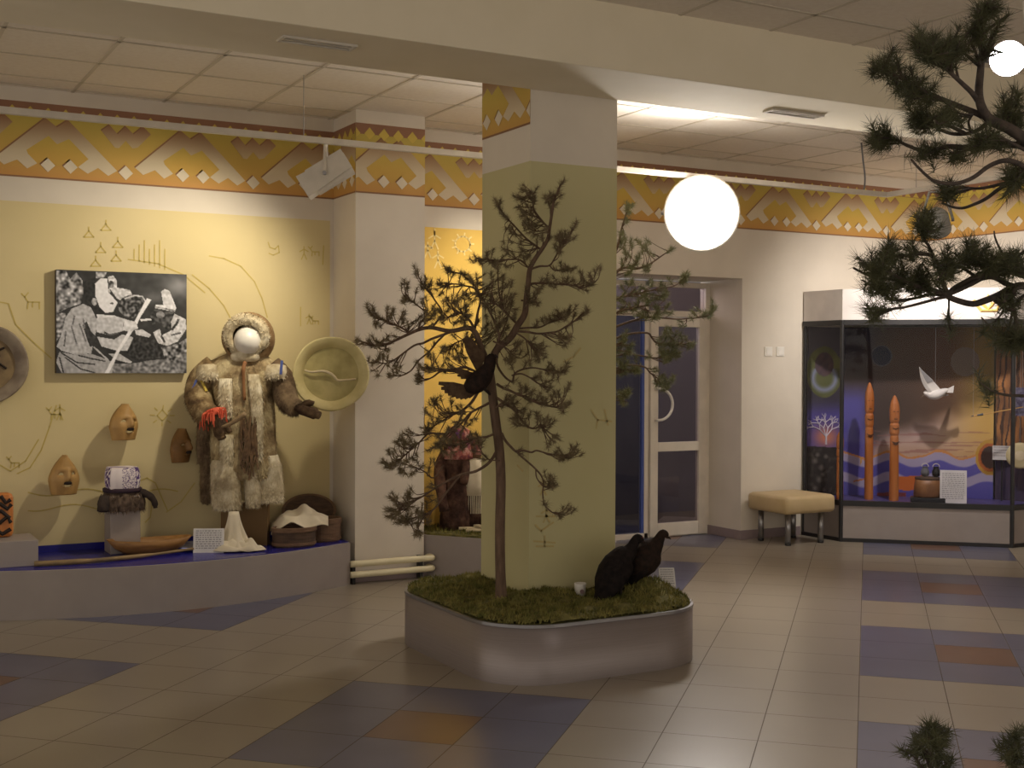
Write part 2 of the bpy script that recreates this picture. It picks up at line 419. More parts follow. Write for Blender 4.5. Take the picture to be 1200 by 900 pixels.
# baseboards
mb = MB(); mb.box((RX1,WY-.015,0),(8.08,WY,.085)); mb.box((RX1-.015,WY-.015,0),(RX1,RY,.085)); mb.box((5.35,WY-.015,0),(RX0,WY,.085))
struct('baseboard_back', mb, [m_base], bevel=.003)
mb = MB(); mb.box((3.345,PY-.015,0),(PX1,PY,.085)); mb.box((PX1,PY-.015,0),(PX1+.015,WY,.085)); struct('baseboard_pilaster', mb, [m_base], bevel=.003)
mb = MB(); mb.box((WX-.015,-3,0),(WX,7.4,.085)); struct('baseboard_right', mb, [m_base], bevel=.003)

# ---- white door in the recess, dark sidelight left of it, transom above
DY = RY
def frame(mb, x0, x1, z0, z1, w, y0, y1, mi=0, wb=None):
    wb = wb or w
    mb.box((x0,y0,z0),(x0+w,y1,z1),mi); mb.box((x1-w,y0,z0),(x1,y1,z1),mi)
    mb.box((x0+w,y0,z1-w),(x1-w,y1,z1),mi); mb.box((x0+w,y0,z0),(x1-w,y1,z0+wb),mi)
g_door = glassmat('door_glass', (214,208,214), .14, .03)
mb = MB(); frame(mb, 5.80, RX1, 0, 2.38, .05, DY-.05, DY+.04); mb.box((6.62,DY-.05,0),(6.665,DY+.04,2.38)); mb.box((5.85,DY-.05,2.055),(RX1,DY+.04,2.11))
mb.box((RX0-.02,DY-.06,0),(5.80,DY+.06,RZ))
door = struct('door_1', mb, [m_pvc], bevel=.004)
mb = MB(); frame(mb, 6.672, 7.315, .012, 2.045, .085, DY-.075, DY-.02, 0, .12); mb.box((6.757,DY-.075,.80),(7.23,DY-.02,.885))
leaf = obj('door_leaf', mb, m_pvc, door, bevel=.004)
mb = MB(); mb.box((6.757,DY-.05,.132),(7.23,DY-.044,.80)); mb.box((6.757,DY-.05,.885),(7.23,DY-.044,1.96)); obj('door_pane', mb, g_door, leaf)
mb = MB()
hp = [Vector((6.725+.16*sin(a)*1.0, DY-.075-.075*min(1,3*sin(a)), 1.24-.145*cos(a)*-1)) for a in [pi*k/14 for k in range(15)]]
mb.tube([Vector((6.725,DY-.07,1.385))]+[Vector((6.725+.15*sin(pi*k/14), DY-.135, 1.24+.145*cos(pi*k/14))) for k in range(15)]+[Vector((6.725,DY-.07,1.095))], .013, 10)
obj('door_handle', mb, m_white, leaf, smooth=True, label='white D shaped pull handle')
mb = MB(); mb.box((5.85,DY-.02,.05),(6.62,DY-.014,2.055)); obj('side_pane', mb, glassmat('side_glass', (176,176,188), .12, .03), door, label='dark fixed glass left of the leaf')
mb = MB(); mb.box((5.85,DY-.02,2.11),(7.32,DY-.014,2.33)); obj('transom_pane', mb, glassmat('transom_glass', (220,210,210), .1, .04), door)
mb = MB(); mb.box((6.59,DY-.045,.05),(6.62,DY-.02,2.055)); obj('blue_edge', mb, mat('blue_trim', (70,86,150), None, 4, .4), door, label='blue strip along the sidelight')

# switches
for k, x in enumerate((900,914)):
    p = onY(x, 412, WY); mb = MB(); mb.box((p.x-.045,WY-.012,p.z-.045),(p.x+.045,WY,p.z+.045))
    o = obj('light_switch', mb, m_white, None, bevel=.004, loc=(p.x,WY,p.z))
    tag(o, ('white wall switch, the left one of the pair beside the door', 'white wall switch, the right one of the pair, nearer the showcase')[k], 'switch')
    mb = MB(); mb.box((p.x-.03,WY-.018,p.z-.033),(p.x+.03,WY-.012,p.z+.033)); obj('rocker', mb, m_white, o, bevel=.003)

# vents in the beam
def vent(x0, x1, y0, y1, label):
    o = thing('ceiling_vent', label, 'vent', ((x0+x1)/2,(y0+y1)/2,ZB))
    mb = MB(); z0, z1 = ZB-.012, ZB; w = .016
    mb.box((x0,y0,z0),(x1,y0+w,z1)); mb.box((x0,y1-w,z0),(x1,y1,z1)); mb.box((x0,y0+w,z0),(x0+w,y1-w,z1)); mb.box((x1-w,y0+w,z0),(x1,y1-w,z1))
    obj('vent_frame', mb, m_lampgrey, o, bevel=.002)
    mb = MB(); mb.box((x0+w,y0+w,ZB-.003),(x1-w,y1-w,ZB-.001)); obj('vent_shade_sheet', mb, m_hole, o)  # dark sheet standing in for the shade inside the slots; beam is uncut
    ym = (y0+y1)/2; mb = MB(); mb.box((x0+w,ym-.007,ZB-.010),(x1-w,ym+.007,ZB-.004)); obj('slat', mb, m_lampgrey, o)
vent(1.86, 2.23, 5.545, 5.645, 'long slot vent in the beam above the shaman platform')
vent(4.90, 5.30, 5.675, 5.775, 'long slot vent in the beam right of the pillar')

# radiator pipes in front of the pilaster
o = thing('pipe_radiator', 'cream two pipe floor radiator along the foot of the pilaster', 'radiator', (3.65,8.42,0))
for z in (.150,.072):
    mb = MB(); mb.tube(smoothpath([(3.335,8.42,z),(3.6,8.42,z),(3.93,8.42,z),(3.985,8.425,z),(3.995,8.47,z),(3.995,8.6,z)],4), .024, 12); obj('pipe', mb, m_cream, o, smooth=True)
for x in (3.36,3.9):
    mb = MB(); mb.box((x-.012,8.42,.0),(x+.012,8.484,.17)); obj('bracket', mb, m_black, o)
# ================================================================== LAMPS ON RAILS
RZ_, RYY, RXX = 3.05, 7.67, 7.87
o = thing('lamp_rail', 'long cream lamp rail hung on wires before the frieze', 'rail', (2.71,RYY,RZ_))
mb = MB(); mb.box((-4,RYY-.018,RZ_-.02),(RXX+.018,RYY+.018,RZ_+.02)); mb.box((RXX-.018,2.5,RZ_-.02),(RXX+.018,RYY-.018,RZ_+.02))
obj('rail_bar', mb, m_lampgrey, o, bevel=.003)
for x in (-1.5, .6, 2.71, 5.0): 
    mb = MB(); mb.tube([(x,RYY,RZ_+.02),(x,RYY,ZC)], .0025, 6); obj('wire', mb, m_steel, o)
mb = MB(); mb.tube([(RXX,7.35,RZ_+.02),(RXX,7.35,ZC)], .0025, 6); obj('wire', mb, m_steel, o)
c0 = onY(1012,226,RYY); mb = MB(); mb.tube(smoothpath([c0, c0+Vector((.015,0,.12)), c0+Vector((-.01,0,.28)), (c0.x-.03,RYY,ZC)],5), .007, 8); obj('power_cable', mb, m_lampdark, o, smooth=True)
o = thing('ceiling_clip', 'small bright strip clip on the ceiling above the rail cable', 'clip', (6.9,6.9,ZC))
p0 = onZ(978,158,ZC-.01); p1 = onZ(1010,162,ZC-.01); mb = MB(); mb.tube([p0,p1], .012, 8); obj('clip_bar', mb, m_white, o); o.location = p0; ORI[o.name] = Vector(p0)
for ch in o.children: ch.location = -Vector(p0)

def rot_to(dirv, up=Vector((0,0,1))):
    z = -Vector(dirv).normalized(); x = up.cross(z).normalized(); y = z.cross(x)
    return Matrix((x, y, z)).transposed()          # local -z looks along dirv
def floodlight(c, aim, label, mbody, lit=None, size=(.24,.15,.17), top=None, group=None, disc=False):
    c = Vector(c); R = rot_to(Vector(aim)-c); top = top if top is not None else RZ_-.02
    o = thing('floodlight', label, 'lamp', (c.x,c.y,top), group)
    w, h, d = size; w/=2; h/=2
    mb = MB()
    if disc: mb.lathe(c, [(w*.45,d*.5),(w*.8,d*.25),(w,-d*.35),(w*1.05,-d*.5),(w*1.0,-d*.5)], 32, 0, -(R@Vector((0,0,-1))))
    fr = [(-w,-h,-d*.5),(w,-h,-d*.5),(w,h,-d*.5),(-w,h,-d*.5)]; bk = [(-w*.8,-h*.7,d*.5),(w*.8,-h*.7,d*.5),(w*.8,h*.7,d*.5),(-w*.8,h*.7,d*.5)]
    if not disc: mb.add([R@Vector(p)+c for p in fr+bk], [(4,5,6,7),(0,4,7,3),(1,2,6,5),(0,1,5,4),(3,7,6,2)])
    obj('housing', mb, mbody, o, bevel=0 if disc else .008, solid=0 if disc else .006, smooth=disc)
    if not disc:
        for k in range(8):
            x = -w*.72 + w*1.44*k/7
            for sg in (1,-1):
                mb = MB(); mb.box((x-.003,min(sg*h*.6,sg*h*1.12),-d*.3),(x+.003,max(sg*h*.6,sg*h*1.12),d*.5),0,R,c); obj('cooling_fin', mb, mbody, o)
    mb = MB()
    if disc: mb.lathe(c + (R@Vector((0,0,-1)))*d*.5, [(.001,.03),(w*.4,.026),(w*.75,.014),(w*.98,.001)], 36, 0, R@Vector((0,0,-1)))
    else: mb.add([R@Vector((a*w*.94,b*h*.94,-d*.49))+c for a,b in ((-1,-1),(1,-1),(1,1),(-1,1))], [(0,3,2,1)])
    obj('lamp_face', mb, lit or glassmat('lamp_cover_glass', (230,230,230), .05) if 'lamp_cover_glass' not in MATS or lit else MATS['lamp_cover_glass'], o, label='bright lamp face' if lit else None)
    mb = MB()
    X = R@Vector((1,0,0)); T = Vector((c.x,c.y,top-.02))
    a = c+X*(w+.012); b = c-X*(w+.012); up1 = T+X*w*.55; up2 = T-X*w*.55
    mb.tube([a,up1,up2,b], .011, 8); mb.tube([T,Vector((c.x,c.y,top))], .014, 8)
    obj('yoke', mb, mbody, o)
    for sg in (-1,1):
        mb = MB(); mb.tube([c+X*sg*(w-.002), c+X*sg*(w+.022)], .014, 10); obj('pivot', mb, m_steel, o)
    return o
def spot(loc, aim, power, col, ang=110, blend=.7, rad=.08, name='lamp_light'):
    d = bpy.data.lights.new(name, 'SPOT'); d.energy = power; d.color = col; d.spot_size = radians(ang); d.spot_blend = blend; d.shadow_soft_size = rad
    l = bpy.data.objects.new(name, d); COL.objects.link(l); l.location = loc
    l.rotation_euler = (Vector(aim)-Vector(loc)).to_track_quat('-Z','Y').to_euler(); return l
WARM = (1,.89,.68); NEUT = (1,.93,.85)
m_glow = mat('lamp_glow', (255,255,255), None, 3, .5, emit=(255,250,245), estr=60)
m_glow2 = mat('lamp_glow_cool', (255,255,255), None, 3, .5, emit=(245,240,255), estr=60)
LA = Vector((2.86,RYY,2.83)); AIM1 = Vector((2.16,8.95,1.95))
floodlight(LA, LA + Vector((-.9,.42,-.62)), 'grey floodlight hanging from the rail left of the pilaster', m_lampgrey, size=(.17,.15,.34))
LB = Vector((4.85,RYY,2.9))
floodlight(LB, (4.72,8.95,1.95), 'grey floodlight on the rail behind the green pillar', m_lampgrey)
LC = Vector((5.90,RYY,2.77))
floodlight(LC, (1.8,0,1.9), 'glaring white floodlight above the door recess', m_lampgrey, m_glow, size=(.56,.56,.16), disc=True)  # disc made wider than the lamp so its shape takes in the glare
LD = onX(1098,258,RXX) 
floodlight(LD, (9.0,8.2,1.6), 'dark grey floodlight hanging over the showcase corner, seen from behind', mat('lamp_housing_mid', (150,150,148), None, 10, .5), size=(.22,.22,.2), disc=True)
LE = at(1180,68,4.9)
o = floodlight(LE, (0.5,0,1.5), 'round bright lamp near the ceiling among the pine needles', m_lampgrey, m_glow2, size=(.135,.135,.12), top=ZC, disc=True)
# light of the lamps, then two added fill points
L_ = []
L_.append(spot(LA + Vector((-.22,.08,-.09)), (2.05,8.95,1.85), 74, WARM, 114, .8, .05))
L_.append(spot(LB + Vector((0,.14,-.05)), (4.72,8.95,1.95), 60, WARM, 84, .9, .05))
L_.append(spot(LC + Vector((-.12,-.19,-.02)), (2.2,1.5,1.2), 80, NEUT, 165, .5, .16))
L_.append(spot(LD + Vector((.1,.1,-.08)), (8.9,8.1,1.75), 150, NEUT, 140, 1, .05))
L_.append(spot(LE + Vector((-.1,-.1,-.03)), (1.5,1.5,0), 36, NEUT, 150, .6, .06))
pl_ = bpy.data.lights.new('added_glare_fill', 'POINT'); pl_.energy = 22; pl_.color = NEUT; pl_.shadow_soft_size = .2; po_ = bpy.data.objects.new('added_glare_fill', pl_); COL.objects.link(po_); po_.location = LC + Vector((-.2,-.34,.0))  # added fill that brightens the ceiling to imitate the lamp's glare
pl_ = bpy.data.lights.new('added_lobby_fill', 'POINT'); pl_.energy = 26; pl_.color = (.9,.93,1); pl_.shadow_soft_size = .3; po_ = bpy.data.objects.new('added_lobby_fill', pl_); COL.objects.link(po_); po_.location = (6.6,10.2,2.45)  # unseen fill added to brighten the space behind the door glass
# the rest of the hall: dim warm light from behind the camera
w = bpy.data.worlds.new('world'); SC.world = w; w.use_nodes = True
bg = w.node_tree.nodes['Background']; bg.inputs[0].default_value = (1,.90,.77,1); bg.inputs[1].default_value = .98
SC.view_settings.view_transform = 'Standard'; SC.view_settings.look = 'None'
SC.view_settings.exposure = 0; SC.view_settings.gamma = 1; SC.view_settings.use_curve_mapping = False
# ================================================================== SHAMAN PLATFORM (LEFT)
PZ = .31
pe = [(x, 8.05 + .20*(x-1.95)**2) for x in [ -3.2+ .08*k for k in range(82)] if x < 3.25] + [(3.335, 8.44)]
pe = [(x, min(y, 8.43)) for x, y in pe]
mb = MB(); mb.prism(pe + [(3.335,WY-.003),(-3.2,WY-.003)], 0, PZ-.004, 0)
plat = obj('display_platform', mb, m_alu, loc=(1.5,8.5,0)); tag(plat, 'long curved grey platform with the shaman exhibits on it', 'platform')
inner = [(x, y+.035) for x, y in pe]
mb = MB(); mb.prism(inner + [(3.335,WY-.004),(-3.2,WY-.004)], PZ-.004, PZ, 0); mb.box((-3.2,WY-.008,PZ),(3.335,WY-.0035,PZ+.045)); obj('platform_top', mb, m_blue, plat, label='glossy dark blue top sheet')

# mounted black and white photograph
def canvas(nx, ny, shapes, bgf):
    """coarse raster of grey tones from polygons, in the photograph's own units"""
    W, H = 1100, 900
    px = [[bgf(35+1025*(i+.5)/nx, 50+795*(j+.5)/ny) for i in range(nx)] for j in range(ny)]
    for pl, g, nz in shapes:
        xs = [p[0] for p in pl]; ys = [p[1] for p in pl]
        i0 = max(0,int((min(xs)-35)/1025*nx)-1); i1 = min(nx-1,int((max(xs)-35)/1025*nx)+1)
        j0 = max(0,int((min(ys)-50)/795*ny)-1); j1 = min(ny-1,int((max(ys)-50)/795*ny)+1)
        n = len(pl)
        for j in range(j0, j1+1):
            y = 50+795*(j+.5)/ny
            for i in range(i0, i1+1):
                x = 35+1025*(i+.5)/nx; ins = False
                for k in range(n):
                    x1, y1 = pl[k]; x2, y2 = pl[k-1]
                    if (y1 > y) != (y2 > y) and x < (x2-x1)*(y-y1)/(y2-y1)+x1: ins = not ins
                if ins:
                    px[j][i] = max(.02, min(1, g + nz*noise.noise(Vector((x*.045, y*.045, g*9)))*1.6))
    return px
def elp(cx, cy, rx, ry, n=20): return [(cx+rx*cos(2*pi*k/n), cy+ry*sin(2*pi*k/n)) for k in range(n)]
def strip(pts, w): 
    out = []; back = []
    for i, (x, y) in enumerate(pts):
        a = pts[max(i-1,0)]; b = pts[min(i+1,len(pts)-1)]; d = hypot(b[0]-a[0], b[1]-a[1]) or 1
        nx, ny = -(b[1]-a[1])/d*w/2, (b[0]-a[0])/d*w/2; out.append((x+nx,y+ny)); back.append((x-nx,y-ny))
    return out + back[::-1]
def ph_bg(x, y):
    s = .12 + .05*noise.noise(Vector((x*.02,y*.02,0)))
    s += .32*exp(-(((x-990)/110)**2+((y-150)/75)**2)) + .16*exp(-(((x-780)/90)**2+((y-240)/40)**2))
    return max(.03, s)
SH = [([(470,845),(470,770),(640,765),(760,740),(900,730),(1062,690),(1062,848)], .40, .22),
 ([(35,60),(110,60),(140,120),(190,70),(235,130),(240,230),(220,310),(130,340),(35,390)], .50, .38),
 ([(35,390),(110,380),(100,520),(35,600)], .45, .4),
 ([(240,140),(330,100),(345,230),(335,300),(380,370),(330,372),(240,310)], .09, .05),
 ([(340,60),(420,60),(400,100),(340,110)], .5, .3),
 ([(430,95),(470,82),(500,120),(500,175),(600,190),(625,235),(560,290),(500,260),(440,180)], .78, .2), (elp(455,150,22,30), .3, .3),
 ([(330,150),(375,105),(425,110),(435,215),(505,290),(470,365),(410,375),(365,330),(335,250)], .90, .05), (elp(325,290,20,30), .6, .2), (elp(460,300,14,8), .25, .1), (elp(440,205,8,20), .6, .2),
 (elp(620,320,112,90), .2, .34), (strip([(560,260),(640,232),(700,240),(735,290)],12), .75, .1),
 ([(240,308),(300,335),(340,420),(345,480),(330,560),(300,690),(180,702),(75,670),(40,640),(85,520),(105,420),(150,350)], .66, .12),
 ([(235,470),(265,440),(300,520),(340,560),(345,620),(290,640),(262,560)], .13, .06)]
for a in ([(150,480),(190,620)],[(210,460),(260,600)],[(110,520),(95,640)],[(240,420),(250,500)],[(175,400),(160,470)]): SH.append((strip(a,12), .35, .1))
SH += [([(340,415),(500,400),(565,420),(610,450),(590,500),(520,520),(430,545),(345,525)], .74, .1), ([(340,388),(480,392),(500,402),(350,415)], .85, .1), (strip([(400,525),(440,545),(510,530)],14), .25, .1),
 ([(345,560),(480,580),(540,540),(625,560),(625,625),(580,665),(500,668),(380,635)], .76, .1), (elp(570,465,25,28), .4, .2),
 ([(60,680),(180,702),(300,692),(420,735),(480,765),(460,848),(80,848),(35,760)], .62, .1)]
for a in ([(70,685),(190,760),(330,775)],[(100,720),(220,810),(330,840)],[(200,705),(300,730),(410,750)],[(60,720),(90,840)]): SH.append((strip(a,11), .15, .06))
SH += [(strip([(320,640),(430,740)],12), .7, .1), ([(430,690),(520,690),(620,755),(600,765),(500,740)], .7, .1),
 ([(640,505),(700,498),(770,540),(750,560),(650,540)], .78, .08), ([(680,418),(780,408),(775,424),(690,434)], .88, .05), ([(630,560),(780,560),(850,640),(880,720),(640,740),(570,690)], .12, .12),
 ([(800,340),(965,340),(945,460),(900,505),(830,440),(780,460),(760,380)], .16, .16), (elp(845,380,35,25), .4, .2),
 ([(850,195),(880,175),(918,188),(972,320),(962,352),(800,328),(808,302),(868,300)], .84, .14), (strip([(800,318),(880,330),(965,345)],12), .5, .2),
 ([(960,370),(1050,410),(1055,490),(985,590),(900,625),(825,605),(785,520),(840,490),(852,545),(935,500),(930,430)], .78, .16), (strip([(935,500),(980,440),(990,410)],20), .15, .1), (strip([(850,545),(880,600)],18), .2, .1), (strip([(930,540),(1010,520)],14), .3, .1),
 ([(850,640),(1000,600),(1060,560),(1060,700),(940,755),(880,720)], .40, .4),
 ([(735,252),(772,262),(690,392),(655,462),(520,672),(435,848),(400,848),(500,662),(640,430)], .95, .04),
 ([(560,420),(650,440),(665,490),(600,520),(545,505)], .82, .12)]
NXp, NYp = 210, 165
PIX = canvas(NXp, NYp, SH, ph_bg)
A0, A1 = 1.383, 2.267; B0, B1 = 1.532, 2.236; YP = 8.885
mb = MB(); mb.c = []
for j in range(NYp):
    for i in range(NXp):
        mb.v.append((A0+(A1-A0)*i/(NXp-1), YP, B1-(B1-B0)*j/(NYp-1))); g = PIX[j][i]**1.7*.98; mb.c.append((g*.97,g*.96,g*1.02,1))
for j in range(NYp-1):
    for i in range(NXp-1):
        k = j*NXp+i; mb.f.append((k,k+NXp,k+NXp+1,k+1)); mb.m.append(0)
ph = thing('mounted_photograph', 'black and white photograph of two people at a fire, on a board above the masks', 'picture', (1.825,WY,1.88))
obj('photo_print', mb, vcmat('photo_print', .5), ph)
mb = MB(); mb.box((A0,YP+.0005,B0),(A1,WY-.004,B1)); obj('backing_board', mb, mat('board_edge', (60,50,42), None, 9, .7), ph)

# wooden masks
def mask(c, w, h, yaw, dep, label, mface, nose=.04, tip=.55, squint=1):
    c = Vector(c); R = Matrix.Rotation(yaw, 3, 'Z'); o = thing('wooden_mask', label, 'mask', (c.x, WY, c.z), 'carved wooden masks on the wall')
    N, K = 30, 36; V = []; F = []; 
    def halfw(t):                                 # t from the chin 0 to the crown 1
        return (.80+.20*min(1,t/.35)) if t < .35 else max(.04, 1-max(0,(t-.35)/.65)**(2.0*tip+1.0))
    for j in range(K+1):
        t = j/K
        for i in range(N+1):
            s = -1+2*i/N; x = s*halfw(t)*w/2; z = (t-.5)*h
            y = -dep*(1-abs(s)**2.4)**.6*(.75+.25*sin(pi*min(1,t*1.05)))
            nz = exp(-(s/.14)**2)*max(0, 1-abs((t-.50)/.17)**3 if abs(t-.50) < .17 else 0) 
            y -= nose*nz*(1.25-.9*(t-.33)/.34)
            y += .012*exp(-(((abs(s)-.40)/.24)**2+((t-.53)/.07)**2))
            y -= .010*exp(-((t-.645)/.035)**2)*(1-abs(s))
            V.append(c + R @ Vector((x,y,z)))
    mb = MB(); mb.v = [tuple(v) for v in V]
    for j in range(K):
        for i in range(N):
            s = -1+2*(i+.5)/N; t = (j+.5)/K
            eye = ((abs(s)-.42)/.18)**2 + ((t-.535)/.040)**2 < 1
            mouth = (s/.34)**2 + ((t-.235)/.035)**2 < 1
            if eye or mouth: continue
            a = j*(N+1)+i; mb.f.append((a,a+1,a+N+2,a+N+1)); mb.m.append(0)
    f = obj('mask_face', mb, mface, o, smooth=True, solid=.012)
    mb = MB()                                      # moustache carved dark under the nose
    pts = []
    for k in range(9):
        s = -.28+.56*k/8; t = .315-.02*abs(s)/.28
        y = -dep*(1-abs(s)**2.4)**.6*(.75+.25*sin(pi*min(1,t*1.05))) - .006 - .012*exp(-(s/.14)**2)
        pts.append(c + R @ Vector((s*w/2*.96,y,(t-.5)*h)))
    mb.tube(pts, [.004,.009,.012,.013,.014,.013,.012,.009,.004], 8); obj('moustache', mb, m_hole, o, smooth=True, label='dark burnt moustache')
    mb = MB(); mb.tube([c+R@Vector((0,-.03,h*.2)), Vector((c.x,WY,c.z+h*.1))], .0025, 8); obj('wall_peg', mb, m_woodd, o)
    return o
mask((1.81,8.83,1.195), .21, .245, radians(24), .085, 'honey wood mask high on the wall right under the photograph', m_wood)
mask((1.42,8.83,.845), .20, .265, radians(10), .08, 'honey wood mask low on the wall left of the fabric cap', m_wood, tip=.4)
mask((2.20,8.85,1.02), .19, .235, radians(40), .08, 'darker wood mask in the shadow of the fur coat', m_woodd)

# shaman drums
def drum(c, axis, R0, label, mrim, mskin, mlip, deep=.055, inner=.72, handle=True, extra=None):
    c = Vector(c); A = Vector(axis).normalized(); o = thing('shaman_drum', label, 'drum', c)
    prof = [(R0*inner*.99,-deep),(R0*.93,-deep*1.1),(R0*.985,-deep*.5),(R0,0),(R0*.985,.012),(R0*.95,.014),(R0*(inner+.04),-deep*.62),(R0*inner,-deep*.9)]
    wob = lambda a, z: 1+.012*sin(2*a+1)+.008*sin(5*a)
    mb = MB(); mb.lathe(c, prof, 48, 0, A, False, wob); obj('drum_rim', mb, mrim, o, smooth=True)
    mb = MB(); mb.lathe(c, [(.002,-deep*.86),(R0*inner*.5,-deep*.88),(R0*inner*1.01,-deep*.92)], 48, 0, A, False, wob); obj('drum_skin', mb, mskin, o, smooth=True)
    U = A.cross(Vector((0,0,1))).normalized()*-1
    if handle:
        W = Vector((0,0,1)); pt = lambda u, v, d=0: c + U*u*R0 + W*v*R0 + A*(-deep*.55+d)
        mb = MB(); mb.tube(smoothpath([pt(-.70,.10),(pt(-.52,.05,.01)),pt(-.28,.07,.012),pt(-.14,.06,.014),pt(.0,.0,.016),pt(.1,-.09,.016),pt(.18,-.17,.012),pt(.4,-.16,.008),pt(.66,-.13)],4), [.006+.004*sin(pi*k/32) for k in range(33)], 8)
        obj('antler_grip', mb, m_antler, o, smooth=True, label='pale antler hand grip across the drum')
    if extra: extra(o, c, A, U, R0, deep)
    return o
DC = onY(388,438,8.33)
drum(DC, -ray(388,438)+Vector((0,0,.05)), .268, 'round pale hide drum held out by the fur-coated figure', m_hidel, m_hide, None, .055)
def sym(o, c, A, U, R0, deep):
    for k, (u, v, u2, v2) in enumerate([(-.2,.4,.35,.2),(.2,.3,.45,.42),(.3,.05,.5,-.1)]):
        W = Vector((0,0,1)); mb = MB(); mb.tube([c+U*u*R0+W*v*R0-A*deep*.80, c+U*u2*R0+W*v2*R0-A*deep*.80], .008, 6); obj('painted_line', mb, m_hole, o)
drum(onY(-17,427,8.89)+Vector((0,-.012,0)), (0.02,-1,.02), .268, 'dark brown hide drum hanging on the wall at the left picture edge', m_hider, m_hided, None, .05, .70, False, sym)

# grey box with a carved block on it, left edge
mb = MB(); mb.box((.62,8.36,PZ),(1.19,8.72,.475)); o = obj('display_box', mb, m_alu, loc=(.9,8.55,PZ), bevel=.004); tag(o, 'low grey box standing on the platform at the left picture edge', 'box')
o = thing('carved_block', 'orange wooden block with black carved signs on the low grey box', 'carving', (.93,8.62,.475))
mb = MB(); mb.prism([(.79,8.56),(1.07,8.56),(1.07,8.68),(.79,8.68)], .475, .76); obj('block_body', mb, m_idol, o, bevel=.03)
for pts in ([(.99,.745),(1.02,.70),(1.05,.72)],[(.98,.70),(1.03,.66),(1.055,.69)],[(.95,.62),(.99,.65),(1.045,.60)],[(.98,.57),(1.03,.61),(1.05,.57)],[(.96,.53),(1.0,.50),(1.05,.53)],[(.93,.74),(.93,.50)]):
    mb = MB(); mb.tube([(x,8.556,z) for x, z in pts], .014, 6); obj('carved_sign', mb, m_hole, o)

# plinth with the fabric cap
mb = MB(); mb.box((1.685,8.62,PZ),(1.885,8.82,.70)); o = obj('plinth', mb, m_alu, loc=(1.785,8.72,PZ), bevel=.004); tag(o, 'narrow grey plinth carrying the purple and white cap', 'plinth')
o = thing('fabric_cap', 'purple and white patterned cap with fur brim on the grey plinth', 'hat', (1.785,8.72,.70))
def capcol(a, z):
    n = noise.noise(Vector((a*3, z*60, 1)))
    return n
mb = MB(); mb.c = []; n = 150; zz = [.745+.145*k/40 for k in range(41)]+[.893]; rr = [.118+.011*sin(pi*min(1,k/38))-.004*(k>37) for k in range(41)]+[.09]
c = Vector((1.785,8.72,0))
for z, r in zip(zz, rr):
    for j in range(n):
        a = 2*pi*j/n; puff = 1+.05*abs(sin(a*4.5+.3)); sq = 1/max(abs(cos(a)),abs(sin(a)))**.55
        mb.v.append((c.x+r*puff*sq*.86*cos(a), c.y+r*puff*sq*.86*sin(a), z))
        k = (((a+radians(29)+pi/2)/(2*pi))*9+1.45) % 3
        v = noise.noise(Vector((cos(a)*7, sin(a)*7, z*50)))
        pu = (.10,.05,.20,1); wh = (.80,.72,.74,1)
        mb.c.append(wh if 1 <= k < 1.9 else (pu if (v > .0 or k < .08) else wh) if k < 1 else (wh if noise.noise(Vector((cos(a)*26, sin(a)*26, z*150))) > -.12 else pu))
for i in range(len(zz)-1):
    for j in range(n): mb.f.append((i*n+j,i*n+(j+1)%n,(i+1)*n+(j+1)%n,(i+1)*n+j)); mb.m.append(0)
mb.f.append(tuple((len(zz)-1)*n+j for j in range(n))); mb.m.append(0)
obj('cap_crown', mb, vcmat('cap_fabric', .85), o)
mb = MB(); mb.lathe((1.785,8.72,0), [(.116,.722),(.128,.724),(.130,.748),(.118,.752)], 32); obj('cap_band', mb, mat('dark_purple_band',(52,36,50),None,9,.9), o, smooth=True)
m_fur = mat('brown_fur', (66,52,44), (110,92,78), 26, .95, bump=.6)
mb = MB(); mb.lathe((1.785,8.72,0), [(.10,.70),(.135,.695),(.150,.66),(.152,.625),(.146,.60),(.140,.60),(.13,.66),(.115,.722),(.10,.722)], 40, 0, None, False, lambda a, z: 1+.05*sin(7*a)+.04*sin(13*a+z*40)); fb = obj('fur_brim', mb, m_fur, o, smooth=True)
mb = MB()
for k in range(900):
    a = random.random()*2*pi; z = random.uniform(.60,.715); r = .148-.2*max(0,z-.66)
    p = Vector((1.785+r*cos(a), 8.72+r*sin(a), z)); d = Vector((cos(a)*.5,sin(a)*.5,-.9))*random.uniform(.02,.035); t = Vector((-sin(a),cos(a),0))*.004
    mb.poly([p-t,p+t,p+d])
obj('fur_hair', mb, m_fur, fb)
mb = MB(); mb.tube(smoothpath([(1.90,8.66,.715),(1.94,8.63,.70),(1.975,8.62,.66),(1.985,8.62,.61)],4), [.03]*3+[.026]*4+[.022]*4+[.015]*2, 8); obj('ear_flap', mb, mat('dark_fur',(44,34,32),(60,48,42),26,.95,bump=.5), o, smooth=True)
mb = MB(); mb.tube(smoothpath([(1.66,8.66,.68),(1.64,8.62,.64),(1.635,8.61,.60)],4), [.045]*4+[.04]*4+[.02], 8); obj('ear_flap', mb, MATS['dark_fur'], o, smooth=True)

